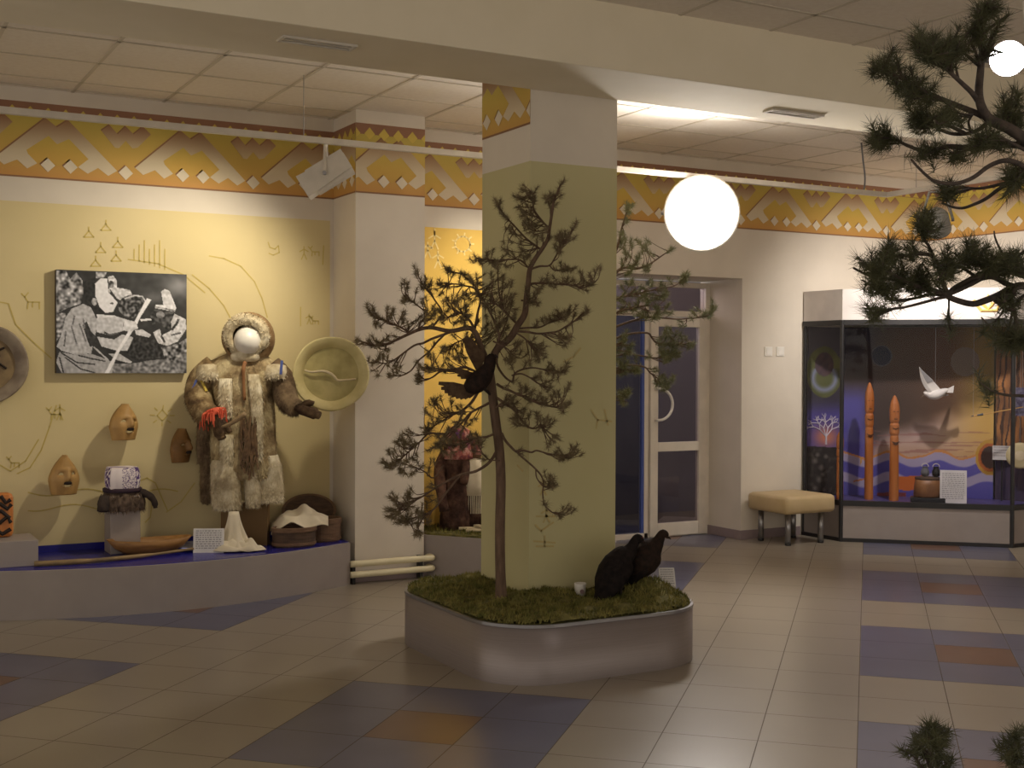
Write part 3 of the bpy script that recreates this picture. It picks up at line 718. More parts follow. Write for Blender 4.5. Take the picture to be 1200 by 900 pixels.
# wooden boat shaped dish and a long ski pole lying in front
o = thing('wooden_dish', 'long shallow wooden dish on the blue platform below the cap', 'dish', (1.93,8.55,PZ))
mb = MB(); n = 40; rr = []
for rad, z in ((.02,PZ+.002),(.55,PZ+.002),(.80,PZ+.045),(1.0,PZ+.098),(.965,PZ+.098),(.76,PZ+.05),(.5,PZ+.016),(.02,PZ+.016)):
    rr.append([(1.93+rad*.285*cos(2*pi*j/n), 8.55+rad*.12*sin(2*pi*j/n)-.01*cos(2*pi*j/n), z+.012*cos(2*pi*j/n)**2*(1 if z>PZ+.05 else 0)) for j in range(n)])
mb.rings(rr, 0, True); obj('dish_bowl', mb, mat('dish_wood', (132,92,44), (156,112,60), 9, .5, stretch=(1,5,5)), o, smooth=True)
mb = MB(); mb.tube(smoothpath([(1.16,8.33,PZ+.018),(1.5,8.30,PZ+.018),(1.9,8.36,PZ+.02),(2.3,8.48,PZ+.03)],6), [.017]*6+[.014]*6+[.010]*7, 8)
o = obj('wooden_staff', mb, mat('staff_wood', (112,92,62), (150,124,84), 9, .6), smooth=True, loc=(1.7,8.36,PZ)); tag(o, 'long thin wooden staff lying along the front of the platform', 'stick')
o = thing('top_reflection', 'pale dish added for the bright reflection on the blue top, right of the wooden dish', 'reflection', (2.24,8.62,PZ))  # added metallic dish in place of a bright reflection on the platform top
mb = MB(); mb.lathe((2.24,8.62,PZ), [(.01,.003),(.13,.003),(.16,.02),(.168,.034),(.160,.034),(.15,.02),(.125,.010),(.01,.010)], 36); obj('reflection_dish', mb, mat('reflection_pale_blue',(150,156,214),(162,168,224),6,.15,.85), o, smooth=True)

# information card
def card(p, yaw, w, h, lean, label, name='info_card', lines=9, foot=True):
    p = Vector(p); R = Matrix.Rotation(yaw, 3, 'Z') @ Matrix.Rotation(lean, 3, 'X'); o = thing(name, label, 'card', p)
    mb = MB(); mb.box((-w/2,-.003,0),(w/2,.003,h),0,R,p); obj('card_sheet', mb, m_paper, o)
    mb = MB(); rnd = random.Random(int(p.x*1000))
    for k in range(lines):
        z = h*(.90-.80*k/lines); x = -w*.42
        while x < w*.40:
            l = rnd.uniform(.04,.12)*w; l = min(l, w*.42-x)
            q = [R @ Vector(v) + p for v in ((x,-.0042,z-.0035),(x+l,-.0042,z-.0035),(x+l,-.0042,z+.0035),(x,-.0042,z+.0035))]; mb.poly(q); x += l+.03*w
    obj('print_lines', mb, m_ink, o)
    mb = MB(); mb.box((-w*.2,0,0),(w*.2,.05,.004),0,Matrix.Rotation(yaw,3,'Z'),p); obj('card_foot', mb, m_paper, o)
    return o
pc = onZ(245,642,PZ); card((pc.x-.065,8.40,PZ), -radians(24), .205, .165, -.12, 'white printed card standing on the platform left of the white cloth')

# ---- the fur-coated figure
MC = Vector((2.60,8.60,PZ)); MR = Matrix.Rotation(-radians(29), 3, 'Z'); SCL = .00601
def L(x, z, y=0):                                # figure frame: x picture right, y away from the viewer, z up (world)
    q = MR @ Vector((x, y, 0)); return Vector((MC.x+q.x, MC.y+q.y, z))
def fx(px): return (px-297)*SCL
def fz(py): return 1.6+(428-py)*SCL
def furmat(name, a, b, c, sc=7):
    m = bpy.data.materials.new(name); m.use_nodes = True; MATS[name] = m
    nt = m.node_tree; bs = nt.nodes['Principled BSDF']; bs.inputs['Roughness'].default_value = .95; bs.inputs['Specular IOR Level'].default_value = .15
    tc = nt.nodes.new('ShaderNodeTexCoord'); n1 = nt.nodes.new('ShaderNodeTexNoise'); n1.inputs['Scale'].default_value = sc; n1.inputs['Detail'].default_value = 5; n1.inputs['Roughness'].default_value = .65
    r = nt.nodes.new('ShaderNodeValToRGB'); nt.links.new(tc.outputs['Object'], n1.inputs['Vector']); nt.links.new(n1.outputs['Fac'], r.inputs['Fac'])
    e = r.color_ramp.elements; e[0].position = .36; e[1].position = .64; e[0].color = rgb(a); e[1].color = rgb(c); q = e.new(.5); q.color = rgb(b)
    nt.links.new(r.outputs['Color'], bs.inputs['Base Color']); return m
f_coat = furmat('reindeer_fur', (112,92,70), (160,140,106), (202,186,148), 6)
f_pale = furmat('pale_fur', (168,152,124), (204,190,160), (224,214,190), 10)
f_dark = furmat('dark_reindeer_fur', (80,64,50), (108,90,70), (138,118,92), 8)
f_sleeve = furmat('sleeve_fur', (84,66,48), (128,106,76), (176,156,118), 9)
def hairs(parent, src, n, ln, m, droop=.8, w=.0045, seed=1):
    """short fur standing on the source mesh"""
    rnd = random.Random(seed); V = [Vector(p) for p in src.v]; tri = []; acc = []; tot = 0
    for f in src.f:
        for k in range(1, len(f)-1):
            a, b, c = V[f[0]], V[f[k]], V[f[k+1]]; ar = (b-a).cross(c-a).length/2
            if ar > 1e-9: tot += ar; tri.append((a,b,c)); acc.append(tot)
    import bisect
    ctr = sum(V, Vector())/len(V); mb = MB()
    for _ in range(n):
        a, b, c = tri[min(len(tri)-1, bisect.bisect(acc, rnd.random()*tot))]
        u, v = rnd.random(), rnd.random()
        if u+v > 1: u, v = 1-u, 1-v
        p = a+(b-a)*u+(c-a)*v; nn = (b-a).cross(c-a).normalized()
        h = Vector((p.x-ctr.x, p.y-ctr.y, 0))
        if nn.dot(h) < 0: nn = -nn
        d = (nn*.6 + Vector((rnd.uniform(-.4,.4), rnd.uniform(-.4,.4), -droop))).normalized()*ln*rnd.uniform(.45,.9)
        t = d.cross(nn)
        if t.length < 1e-7: continue
        t = t.normalized()*w*.5; mb.poly([p-t,p+t,p+d])
    return obj('fur_hair', mb, m, parent)
fig = thing('mannequin', 'mannequin in a hooded fur coat holding a drum, beside the pilaster', 'mannequin', (MC.x,MC.y,PZ))
def loftz(secs, n=36, fold=0, seed=0):
    """secs: (z, cx, cy, rx, ry) rings in the figure frame"""
    rr = []
    for z, cxx, cyy, rx, ry in secs:
        q = []
        for j in range(n):
            a = 2*pi*j/n; k = 1+fold*(noise.noise(Vector((cos(a)*2.2+seed, sin(a)*2.2, z*2.6)))*1.5+.4*sin(9*a+seed))
            q.append(L(cxx+rx*k*cos(a), z, cyy+ry*k*sin(a)))
        rr.append(q)
    return rr
# coat body
mb = MB()
mb.rings(loftz([(fz(562),fx(296),.0,.215,.17),(fz(545),fx(296),.0,.225,.175),(fz(520),fx(296),.0,.225,.17),(fz(490),fx(296),.0,.225,.165),(fz(465),fx(296),.0,.225,.16),(fz(445),fx(296),.0,.245,.15),(fz(432),fx(296),.0,.255,.135),(fz(424),fx(296),.0,.22,.115),(fz(417),fx(299),.0,.14,.10),(fz(410),fx(301),.0,.09,.09)], 44, .05, 3), 0, True)
body = obj('fur_coat', mb, f_coat, fig, smooth=True); hairs(body, mb, 9000, .032, f_coat, .9, .006, 1)
# sleeves: the left of the picture bends forward to the mitten, the right reaches the drum
def sleeve(path, rad, name, m, nh, seed):
    mb = MB(); mb.tube(smoothpath(path, 5), [rad[min(len(rad)-1, int(k/5))] + (rad[min(len(rad)-1,int(k/5)+1)]-rad[min(len(rad)-1,int(k/5))])*(k%5)/5 for k in range((len(path)-1)*5+1)], 16)
    o = obj(name, mb, m, fig, smooth=True); hairs(o, mb, nh, .03, m, .9, .006, seed); return o
sleeve([L(fx(263),fz(430),.0),L(fx(248),fz(446),-.02),L(fx(246),fz(466),-.06),L(fx(256),fz(482),-.17),L(fx(270),fz(488),-.25)], [.085,.092,.098,.088,.07], 'sleeve', f_sleeve, 2600, 5)
sleeve([L(fx(328),fz(430),.0),L(fx(342),fz(446),.0),L(fx(346),fz(462),-.04),L(fx(353),fz(474),-.10),L(fx(364),fz(479),-.14)], [.08,.085,.085,.075,.06], 'sleeve', f_dark, 2400, 6)
mb = MB()                                          # shoulder capes of paler fur
mb.rings([[L(fx(263)+a*.11*sin(t)-.02, fz(424)-.02-b*.12, -.02+a*.12*cos(t)) for t in [2*pi*k/16 for k in range(16)]] for a, b in ((.35,0),(.85,.12),(1.05,.5),(1.1,1.0))], 0, True)
q = obj('shoulder_fur', mb, f_pale, fig, smooth=True); hairs(q, mb, 900, .03, f_pale, .8, .006, 8)
mb = MB(); mb.rings([[L(fx(334)+a*.09*sin(t), fz(424)-.02-b*.12, -.02+a*.11*cos(t)) for t in [2*pi*k/16 for k in range(16)]] for a, b in ((.35,0),(.85,.12),(1.05,.5),(1.08,.9))], 0, True)
q = obj('shoulder_fur', mb, f_pale, fig, smooth=True); hairs(q, mb, 700, .03, f_pale, .8, .006, 9)
for x0, z0, x1, z1, m in ((246,447,240,462,MATS['blue_trim']),(250,444,258,460,m_fye),(345,424,344,440,MATS['blue_trim'])):
    mb = MB(); mb.tube([L(fx(x0),fz(z0),-.115),L(fx(x1),fz(z1),-.13)], .010, 6); obj('sleeve_ribbon', mb, m, fig)
# mittens with cuffs: thumb and palm
def mitten(w, d, thumbdir, name, m):
    w = Vector(w); d = Vector(d).normalized(); mb = MB()
    mb.tube(smoothpath([w, w+d*.05, w+d*.11, w+d*.16, w+d*.185],3), [.045]*3+[.056]*3+[.056]*3+[.04]*3+[.012], 12, sq=(1,.72)); t = Vector(thumbdir).normalized()
    mb.tube(smoothpath([w+d*.05, w+d*.075+t*.045, w+d*.115+t*.065, w+d*.135+t*.065],3), [.03]*3+[.027]*3+[.02]*3+[.008], 10)
    return obj(name, mb, m, fig, smooth=True)
m_mitt = furmat('mitten_fur', (58,44,34), (84,66,50), (112,92,68), 12)
mitten(L(fx(272),fz(486),-.26), L(fx(280),fz(508),-.28)-L(fx(272),fz(486),-.26), L(1,0,0)-L(0,0,0), 'mitten', m_mitt)
mitten(L(fx(362),fz(478),-.13), L(fx(380),fz(484),-.15)-L(fx(362),fz(478),-.13), Vector((0,0,1)), 'mitten', m_mitt)
mb = MB(); cu = L(fx(271),fz(484),-.255); dd = (L(fx(280),fz(508),-.28)-cu).normalized()
mb.lathe(cu, [(.058,-.02),(.068,-.01),(.070,.02),(.062,.03)], 20, 0, dd, False); cuff = obj('mitten_cuff', mb, m_red if False else mat('red_fringe', (196,74,48), (214,96,66), 20, .8), fig, smooth=True, label='red fringed mitten cuff')
mb = MB(); rnd = random.Random(4)
for k in range(46):
    a = rnd.uniform(0,2*pi); U = dd.cross(Vector((0,0,1))).normalized(); W = dd.cross(U); n = U*cos(a)+W*sin(a)
    p = cu+n*.066+dd*rnd.uniform(-.015,.02); mb.tube([p, p+n*.02+Vector((0,0,-.01)), p+n*.025+Vector((rnd.uniform(-.01,.01),0,-rnd.uniform(.04,.10)))], [.006,.005,.003], 5)
obj('fringe', mb, MATS['red_fringe'], cuff)
# drum beater held in the mitten
mb = MB(); mb.tube(smoothpath([L(fx(283),fz(500),-.31),L(fx(297),fz(494),-.33),L(fx(311),fz(484),-.34)],4), [.011,.011,.012,.013,.014,.016,.018,.018,.014], 10)
o = obj('drum_beater', mb, mat('beater_wood',(120,98,70),(150,126,92),9,.6), smooth=True, loc=L(fx(297),fz(494),-.33)); tag(o, 'short pale drum beater held in the red-cuffed mitten', 'stick')
# hanging front pieces, straps, fur skirts
def panel(pts, thick, m, nh, name, seed, ln=.035):
    rr = []
    for z, x, y, rx in pts:
        rr.append([L(x+rx*sin(t)*abs(sin(t))**-.35 if abs(sin(t))>1e-6 else x, z, y+thick*cos(t)*(1+.25*noise.noise(Vector((x*9+sin(t)*2,z*6,seed))))) for t in [2*pi*k/20 for k in range(20)]])
    mb = MB(); mb.rings(rr, 0, True); o = obj(name, mb, m, fig, smooth=True); hairs(o, mb, nh, ln, m, 1.0, .006, seed); return o
panel([(fz(596),fx(282),-.13,.098),(fz(588),fx(282),-.14,.105),(fz(570),fx(281),-.145,.105),(fz(556),fx(280),-.14,.10),(fz(546),fx(278),-.13,.092),(fz(540),fx(278),-.12,.08)], .06, f_pale, 2400, 'fur_skirt', 11)
panel([(fz(594),fx(311),-.09,.05),(fz(585),fx(311),-.10,.056),(fz(568),fx(310),-.10,.056),(fz(550),fx(309),-.10,.05)], .05, f_pale, 1000, 'fur_skirt', 12)
panel([(fz(590),fx(324),.0,.115),(fz(578),fx(323),.0,.125),(fz(560),fx(322),.0,.122),(fz(548),fx(322),.0,.115),(fz(535),fx(320),.0,.10)], .09, f_pale, 2400, 'fur_skirt', 13)
panel([(fz(592),fx(256),.06,.075),(fz(570),fx(256),.06,.08),(fz(540),fx(256),.05,.075),(fz(520),fx(258),.04,.07)], .06, f_dark, 1500, 'fur_skirt', 14)
panel([(fz(545),fx(247),.05,.04),(fz(520),fx(248),.04,.05),(fz(495),fx(250),.02,.05),(fz(475),fx(252),.0,.04)], .05, f_dark, 900, 'fur_flap', 15)
panel([(fz(548),fx(284),-.16,.045),(fz(530),fx(283),-.17,.05),(fz(510),fx(283),-.165,.045)], .025, f_pale, 700, 'fur_flap', 16)
panel([(fz(540),fx(318),-.16,.035),(fz(500),fx(319),-.165,.04),(fz(460),fx(316),-.16,.045),(fz(440),fx(313),-.14,.04)], .02, f_pale, 1000, 'fur_flap', 17)
panel([(fz(490),fx(283),-.155,.04),(fz(465),fx(281),-.16,.05),(fz(445),fx(281),-.14,.045)], .02, f_pale, 700, 'fur_flap', 18)
m_strap = mat('strap_brown', (88,66,46), (124,96,68), 18, .8, bump=.3)
mb = MB(); rnd = random.Random(8)
for k in range(34):
    x = rnd.uniform(300,318); z0 = rnd.uniform(488,520); l = rnd.uniform(20,48)
    mb.tube(smoothpath([L(fx(x),fz(z0),-.185),L(fx(x+rnd.uniform(-3,3)),fz(z0+l*.5),-.20),L(fx(x+rnd.uniform(-5,4)),fz(z0+l),-.20)],3), .0065, 5)
obj('strap_bundle', mb, m_strap, fig, kind='stuff')
mb = MB(); mb.tube(smoothpath([L(fx(304),fz(426),-.165),L(fx(303),fz(434),-.19),L(fx(303),fz(445),-.185),L(fx(304),fz(470),-.18)],4), [.014]*6+[.011]*7, 8); obj('neck_tie', mb, mat('tie_orange',(134,90,54),(158,112,70),9,.8), fig, smooth=True)
# hood, its pale fur ring, and the blank white head
HC = L(fx(303),fz(399),-.02)
def hood_ring(y, rx, rz, dz=0, n=32): return [L(fx(303)+rx*cos(t), HC.z+dz+rz*sin(t), y) for t in [2*pi*k/n for k in range(n)]]
mb = MB(); mb.rings([hood_ring(-.115,.155,.150,.01),hood_ring(-.085,.172,.170,.01),hood_ring(-.02,.180,.182,.005),hood_ring(.06,.165,.168,0),hood_ring(.12,.12,.125,0),hood_ring(.15,.03,.03,0)], 0, False)
mb2 = mb; hd = obj('hood', mb, furmat('hood_fur',(112,88,60),(136,110,78),(164,140,104),9), fig, smooth=True, solid=.012); hairs(hd, mb, 1500, .02, MATS['hood_fur'], .6, .005, 21)
mb = MB(); ringp = []
for k in range(37):
    t = 2*pi*k/36 + pi/2; ringp.append(L(fx(304)+.128*cos(t)*(1 if sin(t)>-.4 else .86), HC.z+.016+.122*sin(t), -.125-.015*sin(t)))
mb.tube(ringp, [.034+.006*sin(2*pi*k/36+pi/2)+.006*noise.noise(Vector((k*.9,0,0))) for k in range(37)], 12, 0, False)
tr = obj('hood_trim', mb, f_pale, fig, smooth=True, label='pale fur ring round the hood'); hairs(tr, mb, 2200, .022, f_pale, .2, .005, 22)
mb = MB(); mb.ell(L(fx(306),HC.z-.014,-.085), (.106,.13,.108), MR, 20, 14); obj('head', mb, m_white, fig, smooth=True, label='blank white mannequin head')
mb = MB(); mb.rings([[L(fx(302)+a*.10*cos(t), fz(418)-b, -.10+a*.06*sin(t)) for t in [2*pi*k/16 for k in range(16)]] for a, b in ((.9,-.03),(1.05,.0),(1.0,.03),(.7,.045))], 0, True); obj('fur_collar', mb, f_pale, fig, smooth=True)
# stand below the coat
mb = MB(); mb.box((-.17,.02,0),(.16,.12,.30),0,MR,(MC.x,MC.y,PZ)); obj('stand_box', mb, mat('stand_brown',(116,88,50),(122,94,56),5,.7), fig, label='brown box the figure stands on')
# white drapery in front of the stand
o = thing('draped_cloth', 'white cloth falling in folds below the fur coat', 'cloth', (MC.x,MC.y-.1,PZ))
dc = L(fx(292),PZ,-.19)
mb = MB(); rr = []
for k in range(13):
    t = k/12; z = PZ+.006+.26*(1-t)**1.5; r0 = .035+.03*t+.055*t**2
    q = []
    for j in range(56):
        a = 2*pi*j/56; f = 1+(.22*sin(6*a+1)+.14*sin(11*a+3)+.2*noise.noise(Vector((cos(a)*2,sin(a)*2,t*2))))*min(1,t*1.2)
        p = MR @ Vector((cos(a)*r0*f*(1.0+.35*t)+.02*t, sin(a)*r0*f*.7-.05*t, 0)); q.append((dc.x+p.x, dc.y+p.y, z+.014*t*(1+sin(6*a+1+t*3))*(1-t*.4)))
    rr.append(q)
mb.rings(rr, 0, True); obj('cloth_fall', mb, m_cloth, o, smooth=True)
mb = MB(); N = 44; p0 = L(fx(293),PZ,-.25)
for j in range(N+1):
    for i in range(N+1):
        u = -1+2*i/N; v = -1+2*j/N; a = atan2(v,u); e = 1+.10*sin(3*a+1)+.06*sin(7*a); m_ = max(abs(u),abs(v)); rr_ = hypot(u,v) or 1
        u, v = u*m_/rr_*e, v*m_/rr_*e; r = min(1, m_)
        z = PZ+.005+.095*(1-r**2.2)*(.75+.5*noise.noise(Vector((u*2.2,v*2.2,4))))+.013*(1-r**6)*sin(9*r+3*sin(2*a)+4*u)+.004
        q = MR @ Vector((u*.20, v*.085, 0)); mb.v.append((p0.x+q.x, p0.y+q.y, max(PZ+.004,z)))
for j in range(N):
    for i in range(N):
        a = j*(N+1)+i; mb.f.append((a,a+1,a+N+2,a+N+1)); mb.m.append(0)
obj('cloth_fold', mb, m_cloth, o, smooth=True, solid=.004)

# birch bark baskets beside the pilaster
def basket(c, rx, ry, h, label, m, yaw=0, tilt=0, grp='birch bark boxes by the pilaster'):
    c = Vector(c); R = Matrix.Rotation(yaw,3,'Z') @ Matrix.Rotation(tilt,3,'X'); o = thing('birch_bark_box', label, 'basket', c, grp)
    def ring(k, z, n=36): return [c + R @ Vector((k*rx*cos(2*pi*j/n), k*ry*sin(2*pi*j/n), z)) for j in range(n)]
    mb = MB(); mb.rings([ring(.02,.004),ring(.96,.0),ring(1.0,.02),ring(1.02,h*.5),ring(1.03,h),ring(.97,h),ring(.96,.03),ring(.02,.012)],0,True); obj('box_wall', mb, m, o, smooth=False)
    mb = MB(); mb.rings([ring(1.03,h*.8),ring(1.075,h*.80),ring(1.075,h*1.0),ring(1.03,h*1.03),ring(.96,h*1.0),ring(.97,h*.8)],0,False); obj('box_rim', mb, m_birch2, o)
    mb = MB(); mb.rings([ring(1.005,.01),ring(1.04,.012),ring(1.04,.03),ring(1.005,.032)],0,False); obj('box_rim', mb, m_birch2, o)
    return o
basket((2.915,8.44,PZ), .155, .105, .135, 'dark round birch bark box nearest the white cloth', m_birch)
basket((3.185,8.60,PZ), .135, .105, .165, 'brown birch bark box against the pilaster foot', m_birch2)
basket((3.16,8.83,.50), .19, .12, .035, 'shallow dark bark tray leaning on the wall behind the other boxes', m_birch, -.15, radians(72))
o = thing('white_kerchief', 'crumpled white cloth lying over the bark boxes', 'cloth', (3.0,8.55,.47))
mb = MB(); N = 26; 
for j in range(N+1):
    for i in range(N+1):
        u = -1+2*i/N; v = -1+2*j/N; r = sqrt(u*u*.7+v*v)
        z = .475+.085*exp(-((u-.05)**2*1.1+(v-.2)**2*1.6)) - .07*max(0,r-.55)**1.2 + .028*noise.noise(Vector((u*2.6,v*2.6,3))) + .012*sin(5*u+3*v) + .008*sin(9*u-4*v)
        q = Matrix.Rotation(-radians(20),3,'Z') @ Vector((u*.20, v*.14, 0)); mb.v.append((3.0+q.x, 8.56+q.y, z - .03*(u<-.5)*(-u-.5)*2))
for j in range(N):
    for i in range(N):
        a = j*(N+1)+i; mb.f.append((a,a+1,a+N+2,a+N+1)); mb.m.append(0)
obj('cloth_sheet', mb, m_cloth, o, smooth=True, solid=.004)

# ================================================================== SECOND PLATFORM, mostly hidden behind the tree and the pillar
p2 = [(3.965,WY-.004),(3.965,8.53),(4.25,8.14),(4.75,8.0),(5.2,8.35),(5.3,WY-.004)]
mb = MB(); mb.prism(p2, 0, .31, 0); o2 = obj('display_platform', mb, m_alu, loc=(4.5,8.5,0)); tag(o2, 'grey platform with mossy top behind the pine, right of the pilaster', 'platform')
mb = MB(); ctr = Vector((4.55,8.5,0)); 
ins = [Vector((p[0],p[1],0))+(ctr-Vector((p[0],p[1],0)))*.05 for p in p2]
mb.prism([(p.x,p.y) for p in ins], .31, .325, 0); mossb = obj('moss_layer', mb, m_moss, o2)
mb = MB(); rnd = random.Random(31)
for k in range(2600):
    x = rnd.uniform(3.97,5.2); y = rnd.uniform(8.02,8.9)
    if x+y*.73 < 3.965+8.53*.73+.06 : continue
    if x > 4.75 and (y-8.0) < (x-4.75)*.8: continue
    p = Vector((x,y,.322)); d = Vector((rnd.uniform(-.4,.4),rnd.uniform(-.4,.4),1)).normalized()*rnd.uniform(.015,.04); t = Vector((rnd.uniform(-1,1),rnd.uniform(-1,1),0))*.007
    mb.poly([p-t,p+t,p+d])
obj('moss_tuft', mb, m_mossb, mossb, kind='stuff')
m_robe = furmat('dark_robe', (52,38,34), (78,56,48), (112,84,70), 9)
m_scarf = furmat('patterned_scarf', (92,58,96), (150,84,72), (196,150,140), 16)
m_shawl = mat('pale_shawl', (206,194,168), (222,210,188), 12, .9)
def P2(px, py, d): return at(px, py, d)
o = thing('costume_figure', 'dark brown robed costume figure behind the pine, right of the pilaster', 'mannequin', (4.28,8.62,.325))
d0 = Vector((4.28,8.62,0)).dot(FWD)
def fr(px): return (px-523)*d0/FPX
def fz2(py): return EYE + (428-py)*d0/FPX
V2 = lambda x, z, y=0: Vector((4.28,8.62,0)) + RIGHT*x + FWD*y + Vector((0,0,z))
def loft2(secs, fold, seed, n=32):
    return [[V2(cx+rx*(1+fold*sin(8*a+seed))*cos(a), z, cy+ry*(1+fold*sin(8*a+seed))*sin(a)) for a in [2*pi*k/n for k in range(n)]] for z, cx, cy, rx, ry in secs]
mb = MB(); mb.rings(loft2([(.325,fr(522),0,.115,.11),(.42,fr(522),0,.11,.10),(fz2(570),fr(522),0,.085,.09),(fz2(545),fr(522),0,.085,.09),(fz2(532),fr(523),0,.095,.09),(fz2(524),fr(523),0,.085,.07),(fz2(519),fr(523),0,.05,.05)], .05, 1), 0, True); ob = obj('robe', mb, m_robe, o, smooth=True); hairs(ob, mb, 1500, .03, m_robe, 1, .006, 41)
mb = MB(); mb.tube(smoothpath([V2(fr(512),fz2(532)),V2(fr(505),fz2(550),-.05),V2(fr(507),fz2(575),-.1),V2(fr(511),fz2(598),-.1)],4), [.05]*4+[.046]*4+[.04]*5, 10); obj('robe_sleeve', mb, m_robe, o, smooth=True)
mb = MB(); mb.tube(smoothpath([V2(fr(531),fz2(532)),V2(fr(535),fz2(548),-.06),V2(fr(533),fz2(566),-.12)],4), [.04]*4+[.036]*4+[.03], 10); obj('robe_sleeve', mb, m_robe, o, smooth=True)
mb = MB(); mb.rings(loft2([(fz2(538),fr(525),-.02,.115,.11),(fz2(531),fr(525),-.02,.11,.11),(fz2(524),fr(526),-.01,.09,.09),(fz2(518),fr(527),0,.085,.085)], .07, 2), 0, True); obj('shoulder_scarf', mb, m_scarf, o, smooth=True, label='purple and red patterned scarf')
mb = MB(); mb.ell(V2(fr(526),fz2(513)), (.072,.085,.095), None, 16, 10); obj('head', mb, mat('wooden_head',(120,88,64),None,9,.6), o, smooth=True)
mb = MB(); mb.rings(loft2([(fz2(520),fr(526),.02,.085,.09),(fz2(512),fr(526),.01,.098,.10),(fz2(505),fr(526),.01,.088,.09),(fz2(500),fr(526),.01,.04,.04)], .03, 2), 0, True); obj('head_scarf', mb, m_scarf, o, smooth=True)
o = thing('shawl_figure', 'pale fringed shawl on a costume figure close beside the pillar', 'mannequin', (4.66,8.60,.325))
V3 = lambda x, z, y=0: Vector((4.66,8.60,0)) + RIGHT*(x) + FWD*y + Vector((0,0,z))
c3 = Vector((4.66,8.6,0)).dot(RIGHT); dd3 = Vector((4.66,8.6,0)).dot(FWD); fr3 = lambda px: (px-600)*dd3/FPX - c3; fz3 = lambda py: EYE+(428-py)*dd3/FPX
mb = MB(); mb.rings([[V3(fr3(555)+rx*(1+.06*sin(9*a))*cos(a), z, ry*(1+.06*sin(9*a))*sin(a)) for a in [2*pi*k/32 for k in range(32)]] for z, rx, ry in ((fz3(580),.15,.12),(fz3(565),.14,.11),(fz3(550),.13,.10),(fz3(541),.08,.07),(fz3(537),.05,.05))], 0, True); sh = obj('shawl', mb, m_shawl, o, smooth=True)
mb = MB()
for k in range(60):
    a = 2*pi*k/60; p = V3(fr3(555)+.15*(1+.06*sin(9*a))*cos(a), fz3(580), .12*sin(a)); mb.tube([p, p+Vector((.004*sin(k),0,-.14))], .0045, 4)
obj('shawl_fringe', mb, m_shawl, sh, kind='stuff')
mb = MB(); mb.rings([[V3(fr3(555)+rx*cos(a), z, ry*sin(a)) for a in [2*pi*k/28 for k in range(28)]] for z, rx, ry in ((.325,.15,.13),(.5,.13,.11),(fz3(575),.10,.09))], 0, True); obj('skirt', mb, m_robe, o, smooth=True)
mb = MB(); mb.ell(V3(fr3(556),fz3(526)), (.072,.08,.098), None, 16, 10); obj('head', mb, MATS['wooden_head'], o, smooth=True)
mb = MB(); mb.rings([[V3(fr3(556)+rx*cos(a), z, .01+rx*sin(a)) for a in [2*pi*k/28 for k in range(28)]] for z, rx in ((fz3(533),.085),(fz3(526),.10),(fz3(518),.09),(fz3(513),.04))], 0, True); obj('head_scarf', mb, m_scarf, o, smooth=True)
o = thing('sledge', 'small curved wooden sledge lying on the mossy platform', 'sledge', (4.5,8.35,.325))
for y in (8.28,8.40):
    mb = MB(); mb.tube(smoothpath([(4.25,y+.1,.345),(4.5,y,.345),(4.75,y-.08,.35),(4.85,y-.1,.42)],4), .012, 8); obj('runner', mb, m_antler, o, smooth=True)
for k in range(4):
    x = 4.36+.11*k; mb = MB(); mb.box((x,8.22,.356),(x+.05,8.47,.372)); obj('slat', mb, m_antler, o)
# ================================================================== THE PLANTER
X0, X1, Y0, Y1, PR, PH = 2.89, 4.22, 5.30, 6.74, .35, .30
def rrect(x0, x1, y0, y1, r, n=10):
    out = []
    for cx, cy, a0 in ((x1-r,y0+r,-pi/2),(x1-r,y1-r,0),(x0+r,y1-r,pi/2),(x0+r,y0+r,pi)):
        out += [(cx+r*cos(a0+pi/2*k/n), cy+r*sin(a0+pi/2*k/n)) for k in range(n+1)]
    return out
pl = thing('planter', 'low brushed metal planter with rounded corners round the green pillar', 'planter', ((X0+X1)/2,(Y0+Y1)/2,0))
ro = rrect(X0,X1,Y0,Y1,PR); ri = rrect(X0+.012,X1-.012,Y0+.012,Y1-.012,PR-.012)
mb = MB(); mb.rings([[(x,y,z) for x, y in r] for r, z in ((ro,.0),(ro,PH),(ri,PH),(ri,PH-.06))], 0, False); w_ = obj('planter_wall', mb, m_brushed, pl, smooth=False)
me = w_.data
for p in me.polygons: p.use_smooth = abs(p.normal.z) < .1
rim = rrect(X0-.003,X1+.003,Y0-.003,Y1+.003,PR+.003)
mb = MB(); mb.rings([[(x,y,z) for x, y in r] for r, z in ((rim,PH-.012),(rim,PH+.004),(ri,PH+.004),(ri,PH-.012))], 0, False); obj('planter_rim', mb, m_steel, pl)
mb = MB(); mb.prism(ri, .02, PH+.003); obj('soil', mb, m_moss, pl)
def inside(x, y, m=.02):
    if not (X0+m < x < X1-m and Y0+m < y < Y1-m): return False
    r = PR-m; dx = max(X0+m+r-x, x-(X1-m-r), 0); dy = max(Y0+m+r-y, y-(Y1-m-r), 0)
    return dx*dx+dy*dy < r*r
MX, MY, _ = onZ(761,684,.40)
def edged(x, y):
    r = PR; dx = max(X0+r-x, x-(X1-r), 0); dy = max(Y0+r-y, y-(Y1-r), 0)
    return r-hypot(dx,dy) if dx > 0 and dy > 0 else min(x-X0, X1-x, y-Y0, Y1-y)
def mossh(x, y):
    h = PH+.012 + .03*noise.noise(Vector((x*4,y*4,0))) + .018*noise.noise(Vector((x*11,y*11,3)))
    h += .10*exp(-(((x-MX)/.15)**2+((y-MY)/.13)**2)) + .05*exp(-(((x-3.16)/.12)**2+((y-5.80)/.12)**2))
    k = min(1, max(0, (edged(x,y)-.012)/.06)); k = k**.6
    return PH+.003 + (max(.004, h+.016-PH))*k
mb = MB(); n = 74; idx = {}
